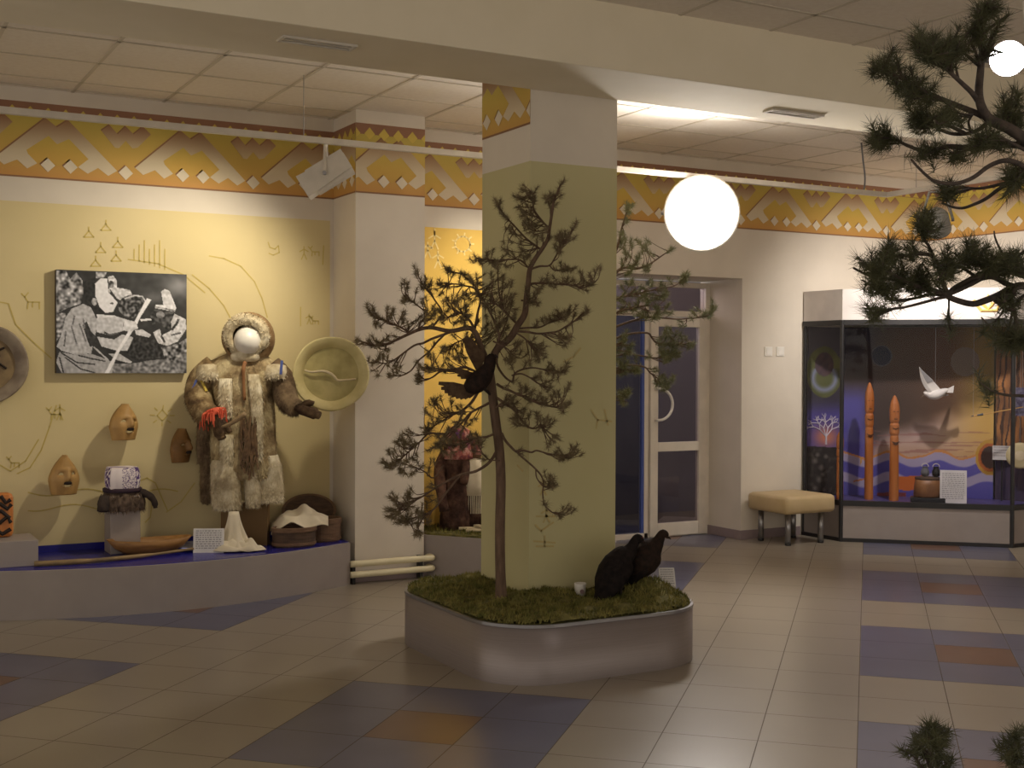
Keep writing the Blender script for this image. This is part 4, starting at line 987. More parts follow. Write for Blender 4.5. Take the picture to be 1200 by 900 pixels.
for j in range(n+1):
    for i in range(n+1):
        x = X0+(X1-X0)*i/n; y = Y0+(Y1-Y0)*j/n
        if inside(x,y,.013): idx[i,j] = len(mb.v); mb.v.append((x,y,mossh(x,y)))
for j in range(n):
    for i in range(n):
        q = [(i,j),(i+1,j),(i+1,j+1),(i,j+1)]
        if all(k in idx for k in q): mb.f.append(tuple(idx[k] for k in q)); mb.m.append(0)
bed = obj('moss_bed', mb, m_moss, pl, smooth=True)
mb = MB(); rnd = random.Random(77)
for k in range(24000):
    x = rnd.uniform(X0,X1); y = rnd.uniform(Y0,Y1)
    if not inside(x,y,.016) or (CX0 < x < CX1 and CY0 < y < CY1): continue
    cl = noise.noise(Vector((x*9,y*9,1)))
    if cl < -.35: continue
    p = Vector((x,y,mossh(x,y)-.004)); d = Vector((rnd.uniform(-.7,.7),rnd.uniform(-.7,.7),1)).normalized()*rnd.uniform(.012,.034)*(1+cl*.7)
    t = Vector((rnd.uniform(-1,1),rnd.uniform(-1,1),0)).normalized()*.0042; mb.poly([p-t,p+t,p+d])
obj('moss_tuft', mb, m_mossb, bed, kind='stuff')

# ================================================================== PINES
def needles(mb, p, d, ln, n, rnd, spread=1.0, w=.0016, shoot=.05, cluster=True):
    """a brush of needles on the last bit of a shoot"""
    d = d.normalized(); a = Vector((0,0,1)) if abs(d.z) < .9 else Vector((1,0,0)); u = d.cross(a).normalized(); v = d.cross(u)
    for k in range(n):
        s = rnd.random(); an = rnd.uniform(0,2*pi); r = u*cos(an)+v*sin(an)
        q = p - d*shoot*(1-s); tilt = rnd.uniform(.4,1.45)*spread*(1.15-.35*s)
        e = (d*cos(tilt)+r*sin(tilt)).normalized(); tip = q + e*ln*rnd.uniform(.7,1.1) + Vector((0,0,-.1*ln*rnd.random()))
        b = e.cross(Vector((rnd.uniform(-1,1),rnd.uniform(-1,1),rnd.uniform(-1,1))))
        if b.length < 1e-6: continue
        b = b.normalized()*w; c = e.cross(b).normalized()*w
        o = len(mb.v); mb.v += [tuple(q+b), tuple(q-b*.6+c*.8), tuple(q-b*.6-c*.8), tuple(tip)]
        mb.f += [(o,o+1,o+3),(o+1,o+2,o+3),(o+2,o,o+3)]; mb.m += [0,0,0]
class Pine:
    def __init__(s, root, d0, bark, need, ln, n, seed, w=.0016, shoot=.05, extra=0):
        s.extra = extra
        s.o = root; s.d0 = d0; s.bark = bark; s.need = need; s.ln = ln; s.n = n; s.rnd = random.Random(seed); s.w = w; s.shoot = shoot
    def branch(s, pts, r0, r1, dz=0, dz1=None, tufts=(), subs=(), name='branch', tip=True, lims=None):
        """pts traced outline of the limb; dz, dz1: how far its two ends stand in front of (-) or behind (+) the trunk"""
        dz1 = dz if dz1 is None else dz1; k = len(pts)
        lim = lims or (lambda px, d: d)
        P = []
        for i, (x, y) in enumerate(pts):
            d = s.d0 + dz + (dz1-dz)*i/max(1,k-1) + (s.rnd.uniform(-.02,.02) if 0 < i < k-1 else 0)
            P.append(at(x, y, lim(x, d)))
        path = smoothpath(P, 4); m = len(path)
        mb = MB(); mb.tube(path, [r0+(r1-r0)*i/(m-1) for i in range(m)], 7)
        nb = MB()
        if tip: needles(nb, path[-1]+(path[-1]-path[-2]).normalized()*.01, path[-1]-path[-3], s.ln, s.n, s.rnd, 1, s.w, s.shoot)
        sc_ = FPX/s.d0*.03
        for x, y in [t for t in tufts] + [(t[0]+s.rnd.uniform(-1,1)*sc_, t[1]+s.rnd.uniform(-1,1)*sc_) for t in tufts]:
            # hang each tuft from the nearest point of the limb by a short twig
            best = min(range(m), key=lambda i: (proj(path[i])[0]-x)**2+(proj(path[i])[1]-y)**2)
            best = max(1, min(m-1, best + s.rnd.randint(-7,4)))
            q = path[best]; dq = (q-Vector((0,0,EYE))).dot(_zf)
            p = at(x, y, lim(x, dq + s.rnd.uniform(-.12,.12)))
            back = path[max(0,best-6)]; L_ = (p-q).length
            if L_ > .02:
                mid = q+(p-q)*.5 + Vector((0,0,-.12*L_)) + (q-back)*.15
                mb.tube(smoothpath([q, mid, p],3), [r1*.75+.0006]*3+[r1*.65]*3+[r1*.5], 5)
                d = (p-mid).normalized() + Vector((0,0,.35))
            else: d = Vector((s.rnd.uniform(-.6,.6),s.rnd.uniform(-.6,.6),.8))
            needles(nb, p, d, s.ln*s.rnd.uniform(.8,1.15), int(s.n*s.rnd.uniform(.8,1.2)), s.rnd, 1, s.w, s.shoot)
        for _ in range(s.extra):                    # short side shoots of its own along the limb
            i = min(m-2, int(m*s.rnd.uniform(.3,1))); q = path[i]; t = (path[i+1]-path[i]).normalized()
            e = (t*s.rnd.uniform(.3,1) + Vector((s.rnd.uniform(-1,1),s.rnd.uniform(-1,.3),s.rnd.uniform(-.3,1)))).normalized()*s.rnd.uniform(.03,.09)
            p = q+e; px_, py_ = proj(p); dp = (p-Vector((0,0,EYE))).dot(_zf); p = at(px_, py_, lim(px_, dp))
            mb.tube([q, q+e*.5+Vector((0,0,-.004)), p], [r1*.9,r1*.8,r1*.6], 5)
            needles(nb, p, (p-q)+Vector((0,0,.01)), s.ln*s.rnd.uniform(.8,1.1), s.n, s.rnd, 1, s.w, s.shoot)
        b = obj(name, mb, s.bark, s.o, smooth=True)
        if nb.v: obj('needle_tuft', nb, s.need, b, kind='stuff')
        return b
# -- the pine in front of the pillar
TB = Vector((3.165,5.815,.33)); TD = (TB-Vector((0,0,EYE))).dot(_zf)
pine = thing('pine_tree', 'dry pine tree growing in the planter in front of the green pillar', 'tree', TB)
mb = MB(); tp = smoothpath([at(588,712,TD),at(587,690,TD),at(586,650,TD),at(586,610,TD),at(587,565,TD),at(585,525,TD),at(581,495,TD),at(577,462,TD),at(573,430,TD)],4)
k = len(tp); mb.tube(tp, [.036-.008*min(1,i/6)-.004*i/k for i in range(k)], 12); obj('trunk', mb, m_bark, pine, smooth=True)
def lim(px, d):                                    # keep clear of the pillar standing behind
    if px > 560:
        r = ray(px, 428); dY = (CY0-.04)/r.y; return min(d, dY)
    return d
T = Pine(pine, TD, m_bark, m_needle, .036, 44, 3, .0012, .04, 4)
def br(*a, **k): k.setdefault('lims', lim); return T.branch(*a, **k)
br([(573,430),(583,409),(598,396),(607,381),(615,368),(617,350),(619,333),(621,316),(626,305),(635,292),(642,280),(644,268),(647,249),(649,236),(653,226),(657,216)], .022, .004, 0,-.15, [(656,222),(643,231),(646,238),(634,276),(629,281),(639,269)], name='leader')
br([(573,430),(566,412),(562,402),(558,391),(552,385),(544,385),(527,388),(506,384),(492,386),(480,391),(463,399),(450,404),(436,404),(420,399)], .018,.004,0,-.1,[(432,401),(440,399),(446,404),(436,393),(455,398),(459,393),(418,400),(455,408)])
br([(530,388),(517,393),(506,397),(496,402),(485,405),(470,416),(460,423),(452,426),(440,424)], .008,.003,-.02,-.2,[(443,420),(448,414),(437,425),(442,440),(464,432),(466,425)])
br([(520,393),(512,401),(503,412),(490,423),(482,434),(471,440),(460,440)], .006,.003,0,.1,[(457,438),(464,436)])
br([(577,448),(560,440),(545,436),(530,435),(517,435),(507,442),(497,446),(490,445)], .009,.003,.02,.15,[(489,442),(494,447),(525,431),(520,425)])
br([(560,437),(545,430),(530,433),(515,432),(505,431)], .006,.003,-.02,-.15,[(496,432),(500,430),(493,429),(506,433),(525,426),(530,416),(520,407),(536,420)])
br([(506,384),(514,374),(518,365),(509,351),(503,342),(498,336)], .006,.003,.0,.05,[(498,332),(500,326),(496,338),(503,333),(487,320),(489,316),(512,362),(522,365)])
br([(490,386),(494,376),(500,368),(488,357),(477,350)], .005,.003,-.05,-.1,[(477,337),(475,346),(479,330),(474,350),(505,370),(509,374),(502,364),(498,372),(494,353),(499,347),(510,368)])
br([(480,390),(472,385),(462,380),(450,375),(440,369)], .006,.003,.05,.15,[(432,364),(430,360),(435,368),(455,360),(458,368),(452,375),(445,382),(470,372),(473,364),(478,376),(487,375),(492,370),(441,383),(460,362)])
br([(556,388),(560,366),(563,350),(556,338),(545,335),(535,333),(524,332)], .007,.003,.02,.1,[(513,332),(515,328),(525,336),(519,343),(545,345),(538,352),(548,350),(554,345),(530,356)])
br([(562,346),(556,334),(548,327),(540,321),(530,319)], .005,.003,.05,.1,[(523,316),(527,314),(552,325),(549,321),(555,330),(560,327),(564,331),(558,321)])
br([(558,391),(552,378),(545,370),(536,366),(526,372)], .008,.003,0,-.1,[(540,372),(535,378),(530,360),(522,352),(525,358),(532,352),(542,360),(548,356),(518,377),(515,372),(546,378),(552,368),(536,346),(543,342)])
br([(562,402),(556,395),(548,397),(538,400),(530,404)], .005,.003,0,.1,[(522,406),(520,411),(527,415),(541,418),(547,420),(536,414)])
br([(573,425),(580,410),(585,395),(580,378),(572,362),(566,350),(560,340)], .010,.003,-.03,.0,[(573,345),(578,350),(590,335),(568,358),(580,365),(589,355),(575,332),(583,327),(570,372),(596,360),(587,372),(594,348),(583,342)])
br([(607,381),(596,370),(588,362),(580,356),(570,356)], .006,.003,0,-.12,[(576,318),(583,310),(590,322),(597,330),(603,345),(598,352),(606,362),(592,378),(600,372),(585,385)])
br([(621,316),(610,305),(598,304),(585,305),(572,304),(566,304)], .005,.003,0,-.1,[(556,300),(561,302),(570,297),(580,303),(590,300),(582,310),(594,312),(600,295),(611,298),(563,306)])
br([(633,292),(617,280),(602,264),(592,253),(586,244)], .006,.003,0,-.12,[(584,239),(582,236),(596,267),(598,271),(590,285),(594,297),(612,293),(615,300),(609,290),(606,276)])
br([(644,267),(638,262),(626,246),(625,236),(624,226)], .006,.003,0,-.1,[(613,222),(617,229),(608,232),(605,243),(612,245),(621,247),(616,238),(622,252),(610,254),(619,265),(624,269),(613,216),(605,228)])
br([(644,267),(632,271),(620,268),(616,262)], .004,.002,0,-.08,[(619,263),(614,258)])
br([(647,249),(643,240),(643,233)], .004,.002,0,-.05,[(643,229),(641,236),(645,226)])
br([(621,316),(632,312),(644,311),(651,301),(655,293),(657,286)], .006,.003,-.02,-.2,[(657,287),(660,282),(664,277),(667,272),(671,267),(674,263),(663,270),(651,277),(669,277),(656,291)])
br([(644,311),(650,317),(657,316),(663,314)], .004,.002,-.05,-.1,[(663,309),(666,315),(661,312)])
br([(619,333),(628,332),(641,332),(655,333),(668,334),(683,337),(694,333)], .007,.003,-.02,-.22,[(641,328),(636,326),(654,330),(660,326),(666,325),(683,325),(690,322),(697,316),(701,312),(694,330),(687,330),(680,318),(634,337),(647,331)])
br([(611,352),(620,353),(626,352)], .005,.003,-.02,-.1,[(626,353),(630,357),(622,349),(634,338)])
br([(604,388),(618,389),(630,391),(643,390),(654,388),(664,382),(672,377),(681,369),(687,365)], .007,.003,-.02,-.25,[(688,364),(684,366),(657,393),(662,396),(667,400),(668,393),(663,405),(655,390)])
br([(607,385),(620,384),(634,383),(647,376),(656,373)], .006,.003,-.02,-.15,[(635,373),(641,374),(630,376),(657,367),(662,364),(667,362),(669,358),(652,370),(664,368)])
br([(604,390),(614,396),(622,404),(630,410)], .005,.003,-.02,-.2,[(630,407),(634,410),(626,417),(632,415),(637,404),(628,422),(620,423),(639,418)])
br([(585,405),(582,425),(590,440),(600,447),(603,438),(612,433),(625,431),(637,433),(646,434),(656,436)], .007,.003,0,-.2,[(646,433),(650,431),(643,437),(663,433),(667,430),(659,436),(648,440),(596,423)])
br([(600,440),(610,438),(620,442),(630,449),(638,453),(645,454)], .005,.003,-.05,-.2,[(640,446),(644,455),(632,439)])
br([(582,450),(590,455),(598,458),(608,463),(617,465),(627,471),(640,475),(650,477),(658,476)], .008,.003,0,-.25,[(662,474),(667,472),(656,478),(629,463),(633,460),(625,467),(642,467),(645,462),(638,471),(662,455),(668,452),(655,458),(650,459),(615,452),(619,455),(611,454)])
br([(580,465),(592,473),(602,480),(609,490),(618,500),(628,502),(633,498),(638,504)], .008,.003,0,-.2,[(633,487),(628,484),(637,490),(641,493),(645,491),(610,487),(606,493),(619,485),(614,478),(647,515),(650,518),(645,521)])
br([(581,478),(594,468),(600,472),(606,480)], .005,.003,-.05,-.15,[(594,468),(598,472),(601,466),(590,475),(608,470),(604,490),(598,490)])
br([(588,508),(592,516),(599,524),(605,529),(614,528),(623,530),(629,528),(640,531),(650,533),(660,535)], .008,.003,0,-.25,[(655,535),(659,538),(653,531),(668,530),(673,525),(677,521),(672,531),(678,528)])
br([(605,529),(611,535),(618,541),(626,548),(634,557),(637,566),(636,578),(638,591),(645,599),(654,603)], .006,.003,-.05,-.25,[(662,598),(667,595),(658,601),(670,594)])
br([(628,550),(629,560),(637,570),(645,568)], .004,.002,-.1,-.2,[(647,563),(650,558),(645,567),(649,566)])
br([(575,452),(566,455),(561,458),(553,471),(543,480),(535,484),(527,488),(512,497),(500,505)], .011,.003,0,.1,[(507,468),(512,466),(502,471),(516,463),(500,483),(505,487),(515,487),(520,483),(508,501),(513,508),(503,495),(525,478),(530,470),(540,474)])
br([(543,480),(538,494),(530,502),(523,508),(512,508),(502,508),(492,518),(484,525),(475,533),(468,539),(462,543)], .007,.003,.02,.0,[(452,542),(457,545),(448,538),(460,540),(455,527),(460,530),(470,523),(474,518),(472,507),(476,505),(468,510),(462,517),(466,514),(478,538),(483,536),(465,535),(480,512),(486,520)])
br([(520,545),(508,560),(498,553),(490,549),(482,546),(470,543)], .005,.002,.05,.0,[(472,552),(476,555),(487,548),(468,548),(497,545),(505,538)])
br([(586,520),(575,540),(558,552),(540,556),(522,565),(507,574),(493,583),(482,588),(473,591)], .009,.003,0,.0,[(475,580),(478,577),(472,583),(457,582),(462,586),(465,581),(453,595),(457,598),(463,590),(468,594),(453,605),(458,602),(460,607),(485,593),(480,590)])
br([(540,556),(524,576),(510,595),(500,602),(488,606),(479,608)], .006,.003,.02,.02,[(467,608),(463,612),(470,604),(478,613),(474,610),(492,605),(496,600),(490,612),(490,625),(486,628),(493,628),(495,590),(500,588),(483,602),(500,608)])
br([(580,508),(570,512),(560,513),(548,517),(538,520)], .007,.003,0,-.1,[(535,515),(530,522),(540,526),(548,512),(545,524),(525,516),(552,520),(556,508),(532,510),(520,520)])
br([(577,470),(568,475),(558,480),(549,486),(540,497),(530,505),(520,511)], .008,.003,0,-.08,[(520,512),(525,503),(516,517),(533,498),(540,506),(546,495),(552,492),(528,515),(510,520),(515,525),(505,525),(535,530),(525,532)])
br([(586,540),(572,538),(565,530),(560,520)], .004,.002,-.05,-.1,[(560,516),(556,524),(566,518)])
br([(573,430),(560,425),(552,415),(548,402)], .007,.003,.03,.15,[(545,396),(552,404),(562,410),(568,400),(575,395),(580,388),(590,390),(572,380),(565,385),(560,375),(595,385),(586,378)])
br([(578,400),(588,405),(596,410),(600,416)], .005,.003,-.05,-.15,[(600,420),(596,425),(604,416),(607,400),(612,410)])

# -- the pine at the back corner of the planter, seen right of the pillar
T2B = Vector((3.94,6.63,.30)); T2D = (T2B-Vector((0,0,EYE))).dot(_zf)
pine2 = thing('pine_tree', 'greener pine tree behind the pillar, its branches reaching out over the door', 'tree', T2B)
mb = MB(); tp = smoothpath([T2B+Vector((0,0,-.03)), T2B+Vector((.02,.01,.6)), T2B+Vector((-.01,.0,1.2)), T2B+Vector((.02,-.01,1.8)), T2B+Vector((.02,0,2.25))],4); k = len(tp)
mb.tube(tp, [.035-.022*i/k for i in range(k)], 10); obj('trunk', mb, m_bark, pine2, smooth=True)
U2 = Pine(pine2, T2D, m_bark, m_needle2, .042, 56, 9, .0014, .05, 4)
xt = proj(T2B+Vector((0,0,1.2)))[0]
def lim2(px, d):
    if px < 728: 
        r = ray(px, 428); return max(d, min(7.72, (CX1+.05)/max(.05,r.x)))
    return d
def b2(*a, **k): k.setdefault('lims', lim2); return U2.branch(*a, **k)
b2([(xt,352),(690,330),(715,305),(724,288),(728,270),(732,256),(736,243)], .012,.003,.0,.1,[(727,272),(731,262),(736,250),(738,240),(725,285),(733,280)])
b2([(xt,370),(690,350),(715,325),(730,314),(745,315),(758,311),(768,305),(778,298),(788,292)], .011,.003,.0,.3,[(740,285),(745,280),(752,290),(757,285),(735,320),(741,316),(750,297),(729,303),(762,296),(735,296),(748,305),(755,318)])
b2([(xt,380),(700,360),(730,348),(748,344),(760,341),(775,338),(790,335),(800,328)], .010,.003,.0,.35,[(803,324),(806,320),(797,329),(735,345),(743,340),(750,335),(757,345),(765,345),(772,350),(780,350),(728,335),(740,328),(765,330),(775,330)])
b2([(xt,395),(700,380),(725,365),(740,362),(755,358),(770,360)], .010,.003,-.05,.2,[(730,360),(737,355),(745,360),(752,364),(760,352),(768,357),(777,345),(785,355),(780,365),(770,365),(728,350),(748,350),(755,372),(762,368)])
b2([(xt,400),(705,388),(735,378),(755,372),(770,372),(782,373),(795,374),(808,373),(820,372),(830,368)], .009,.003,.0,.45,[(833,366),(836,362),(829,370),(795,376),(812,367),(811,363),(770,369),(836,358)])
b2([(xt,415),(705,402),(735,392),(758,390),(764,396),(770,402),(785,404),(800,403),(810,402)], .009,.003,.0,.3,[(777,395),(782,392),(788,398),(793,388),(797,391),(785,385),(780,388),(802,402),(815,402),(790,405),(793,398)])
b2([(xt,430),(705,420),(735,415),(757,418),(768,420),(776,416)], .008,.003,.0,.25,[(778,412),(783,410),(788,415),(793,414),(797,417),(780,421),(772,409),(786,420),(794,408)])
b2([(xt,445),(705,436),(735,428),(755,430),(762,437),(772,444),(780,448)], .008,.003,.0,.25,[(780,452),(775,449),(785,445),(790,440),(777,442),(783,455),(770,448)])
b2([(xt,430),(700,415),(718,405),(728,402)], .008,.003,-.05,.1,[(727,400),(732,397),(735,410),(740,414),(725,412),(730,392),(742,402),(728,420)])
b2([(xt,460),(700,448),(718,436),(732,432)], .008,.003,-.05,.1,[(725,430),(732,428),(738,434),(742,430),(748,433),(726,424),(751,428)])
b2([(xt,490),(705,475),(722,465),(728,462)], .007,.003,-.05,.05,[(730,462),(727,467),(733,457),(736,455),(728,472),(726,460)])

# -- the pine close to the viewer on the right
FD0 = 3.4; fb_ = at(1262,430,FD0); FB = Vector((fb_.x,fb_.y,.30))
pine3 = thing('pine_tree', 'large dark pine reaching into the picture from the right foreground', 'tree', FB)
mb = MB(); tp = smoothpath([FB+Vector((0,0,-.03)), at(1264,700,FD0), at(1258,500,FD0), at(1250,340,FD0), at(1240,220,FD0), at(1228,120,FD0), at(1215,-20,FD0)],4); k = len(tp); mb.tube(tp, [.045-.026*i/k for i in range(k)], 12); obj('trunk', mb, m_barkfg, pine3, smooth=True)
F3 = Pine(pine3, FD0, m_barkfg, m_needlefg, .052, 56, 15, .0010, .06)
b3 = F3.branch
b3([(1242,235),(1215,180),(1190,155),(1160,140),(1150,125),(1147,108),(1149,85),(1151,60),(1150,35),(1152,12)], .018,.006,0,-.1,[(1150,20),(1158,12),(1166,18),(1172,24),(1140,28),(1133,38),(1150,45),(1163,35),(1128,45),(1170,8),(1145,5),(1160,0),(1138,50),(1165,50)])
b3([(1150,125),(1140,110),(1130,100),(1117,88),(1104,76),(1092,66)], .008,.004,-.03,-.2,[(1088,55),(1092,46),(1098,42),(1102,50),(1108,55),(1114,42),(1077,50),(1072,44),(1118,50),(1122,58),(1112,62),(1085,62),(1080,40),(1100,60),(1125,48),(1095,55)])
b3([(1156,138),(1140,131),(1125,125),(1110,119),(1096,113),(1080,106),(1066,97),(1052,90),(1040,84),(1028,78)], .009,.004,-.03,.2,[(1022,72),(1030,70),(1034,78),(1040,74),(1046,85),(1050,78),(1055,95),(1060,86),(1066,92),(1070,100),(1078,98),(1082,106),(1088,110),(1062,104),(1072,110),(1092,104),(1036,66),(1056,104),(1084,92)])
b3([(1160,140),(1150,150),(1135,156),(1118,157),(1104,153),(1095,146),(1088,136)], .007,.003,.0,.1,[(1080,132),(1075,138),(1070,142),(1066,136),(1072,128),(1082,142),(1078,122)])
b3([(1130,156),(1118,150),(1104,144),(1094,138)], .006,.003,.0,-.1,[(1110,142),(1114,136),(1106,132),(1118,138)])
b3([(1138,155),(1135,143),(1140,134)], .004,.003,.0,-.05,[(1122,135),(1112,130)], tip=False)
b3([(1248,250),(1225,190),(1200,172),(1175,170),(1150,172),(1130,173),(1110,172),(1092,177),(1075,175),(1060,169),(1048,163),(1038,160)], .012,.003,.0,.15,[(1026,158),(1020,162),(1018,168),(1030,153),(1024,152),(1035,160),(1040,154),(1082,169),(1088,172),(1094,175),(1078,173),(1120,176),(1112,178),(1126,178)])
b3([(1250,290),(1222,215),(1200,195),(1180,188),(1160,194),(1142,207),(1125,214),(1110,215),(1095,212),(1084,204),(1074,194),(1068,187)], .008,.003,-.05,-.2,[], tip=False)
b3([(1250,300),(1225,230),(1200,206),(1185,213),(1170,222),(1155,233),(1140,240),(1127,244),(1114,242),(1104,238)], .008,.003,.0,.15,[], tip=False)
b3([(1180,214),(1160,219),(1145,221),(1130,220),(1115,222)], .005,.003,.05,.15,[(1106,222),(1102,224),(1110,218),(1108,227)])
b3([(1240,230),(1215,205),(1200,200),(1190,205)], .008,.003,.0,.0,[(1185,200),(1190,212),(1180,206),(1196,215),(1188,220),(1178,198),(1195,195)])
b3([(1240,230),(1210,180),(1195,160),(1185,145),(1182,130)], .009,.003,.05,.1,[(1180,118),(1172,128),(1185,138),(1194,112),(1196,125),(1175,110),(1188,100),(1190,150),(1198,145),(1168,135)])
b3([(1210,180),(1190,170),(1170,160),(1155,160)], .006,.003,.0,-.1,[(1142,165),(1150,158),(1158,165),(1168,155),(1175,165),(1135,165),(1148,170),(1160,150)])
# lower spray
b3([(1254,360),(1225,330),(1200,322),(1185,318),(1168,319),(1150,322),(1135,329),(1120,337),(1110,344),(1100,342),(1085,337),(1068,331),(1045,327),(1030,326),(1016,322),(1000,314)], .013,.003,.0,.0,[(1060,320),(1053,316),(1068,322),(1075,318),(1080,326),(1072,330),(1062,328),(1050,324),(1043,316),(1086,330),(1078,312),(1038,322),(1056,332),(1090,335)], tip=False)
b3([(1254,370),(1225,345),(1200,335),(1185,338),(1172,345),(1155,352),(1140,356),(1122,352),(1110,347)], .012,.008,-.02,.0,[(1186,352),(1194,358),(1178,353),(1190,345)], tip=False)
b3([(1190,336),(1178,332),(1165,325),(1152,326),(1140,332),(1126,339),(1112,345)], .008,.006,.02,.0,[], tip=False)
b3([(1112,345),(1106,335),(1101,318),(1098,308),(1090,299),(1078,297),(1065,300),(1052,299),(1040,297)], .007,.003,.0,-.1,[(1053,291),(1060,288),(1066,290),(1046,293),(1072,289),(1040,292)])
b3([(1101,316),(1094,300),(1088,288),(1082,277),(1084,270)], .005,.003,.0,-.05,[(1083,262),(1086,258),(1088,250),(1080,255),(1092,265),(1086,268),(1084,246)])
b3([(1090,342),(1072,334),(1055,326),(1040,318),(1028,313)], .006,.003,.0,-.15,[(1022,309),(1026,304),(1018,313),(1030,303),(1036,308),(1012,307),(1033,298)])
b3([(1108,342),(1098,335),(1090,322),(1081,308)], .004,.002,.05,.1,[], tip=False)
b3([(1140,322),(1130,315),(1120,310),(1112,307)], .005,.003,.0,-.1,[(1105,303),(1110,312),(1100,308),(1104,296),(1115,302),(1112,318),(1108,325)])
b3([(1160,321),(1150,312),(1143,306),(1137,300)], .006,.003,.0,-.1,[(1138,290),(1130,297),(1134,284),(1126,301),(1140,282),(1145,293),(1149,300),(1143,286),(1128,308)])
b3([(1185,319),(1175,312),(1165,308),(1158,304)], .006,.003,-.05,-.1,[(1157,300),(1163,298),(1170,304),(1152,306),(1168,312),(1160,312),(1175,318)])
b3([(1215,330),(1200,315),(1190,308),(1184,302)], .007,.003,-.05,-.1,[(1184,296),(1190,304),(1196,300),(1192,292),(1186,310),(1198,312),(1180,300)])
b3([(1185,306),(1176,298),(1170,288),(1166,278),(1165,271)], .004,.002,.0,.0,[], tip=False)
b3([(1112,347),(1098,350),(1080,355),(1060,360),(1045,362),(1032,363)], .005,.003,.0,-.15,[(1026,362),(1029,363),(1024,360)])
b3([(1106,346),(1090,345),(1070,350),(1045,352),(1038,346),(1030,338),(1018,333),(1010,328)], .005,.002,.0,.15,[(1020,336),(1015,330),(1026,330),(1034,335),(1040,340),(1048,338),(1042,332)], tip=False)
b3([(1112,350),(1112,362),(1112,379)], .003,.002,.0,.0,[(1108,373)], tip=False)
b3([(1180,340),(1186,355),(1190,372),(1192,388)], .009,.004,.0,.0,[(1180,385),(1186,392),(1194,396),(1175,392),(1170,386),(1190,402),(1182,402),(1198,384),(1196,408),(1172,400)])
b3([(1192,388),(1180,394),(1168,388),(1158,380),(1150,372)], .004,.002,.0,-.1,[(1164,392),(1172,396)], tip=False)
b3([(1255,480),(1225,468),(1200,464),(1180,463),(1165,459),(1155,453)], .006,.002,-.1,-.2,[(1153,448),(1160,452)], tip=False)
# planter of the foreground pine, out of the frame below
pq_ = thing('planter', 'second planter below the picture, with the dark foreground pine', 'planter', (FB.x+.05,FB.y,0))
mb = MB(); fr_ = rrect(FB.x-.62,FB.x+.7,FB.y-.5,FB.y+.5,.3,8); mb.rings([[(x,y,z) for x, y in fr_] for z in (0,.3)], 0, False); obj('planter_wall', mb, m_brushed, pq_)
mb = MB(); mb.prism(rrect(FB.x-.61,FB.x+.69,FB.y-.49,FB.y+.49,.29,8), .02, .295); obj('moss_bed', mb, m_moss, pq_)
# young pines whose tops just show at the lower edge
for k, (px, dd_, stem, tf, lab) in enumerate(((1091,3.15,[(1092,1010),(1091,940),(1090,895),(1089,870),(1089,852)],[(1088,850),(1094,853),(1100,852),(1105,856),(1108,860),(1098,862),(1102,866),(1095,870),(1076,880),(1070,878),(1066,882),(1073,885),(1098,892),(1104,890),(1110,894),(1080,858),(1100,898),(1078,862),(1108,868)],'young pine top at the lower edge, the left of the two sprigs'),
                                             (1188,3.3,[(1188,1010),(1188,940),(1187,900),(1187,880),(1188,868)],[(1188,862),(1182,872),(1194,866),(1196,858),(1186,880),(1180,886),(1192,890),(1198,872),(1176,868),(1184,895),(1197,884)],'young pine top at the lower right picture corner'))):
    b = at(px, 1000, dd_); o = thing('young_pine', lab, 'plant', (b.x,b.y,0), 'young pines in the foreground')
    q = Pine(o, dd_, m_barkfg, m_needlefg, .042, 40, 50+k, .0013, .035)
    q.branch(stem, .005, .003, 0, 0, tf, name='stem')
    mb = MB(); t = at(stem[0][0], stem[0][1], dd_); mb.tube([(t.x,t.y,0.0),(t.x,t.y,t.z*.5),t+Vector((0,0,.01))], [.009,.008,.0055], 8); obj('stem', mb, m_barkfg, o, smooth=True)

# ================================================================== BIRDS, CARD AND CUP IN THE PLANTER
def V(base, yaw):                                   # local frame: x beak direction
    c, s = cos(yaw), sin(yaw)
    return lambda x, y, z: Vector((base[0]+x*c-y*s, base[1]+x*s+y*c, base[2]+z))
def loft(mb, path, rad, n=16, mi=0):
    """path points with (rw, rh) radii; keeps rings upright"""
    path = [Vector(p) for p in path]; k = len(path); rr = []
    for i in range(k):
        t = (path[min(i+1,k-1)]-path[max(i-1,0)]).normalized(); sd = Vector((0,0,1)).cross(t)
        sd = sd.normalized() if sd.length > 1e-4 else Vector((0,1,0)); up = t.cross(sd)
        rr.append([path[i]+sd*rad[i][0]*cos(2*pi*j/n)+up*rad[i][1]*sin(2*pi*j/n) for j in range(n)])
    mb.rings(rr, mi, True)
def interp(R, n):
    out = []
    for i in range(len(R)-1):
        for k in range(n): t = k/n; out.append(tuple(a+(b-a)*t for a, b in zip(R[i],R[i+1])))
    out.append(R[-1]); return out
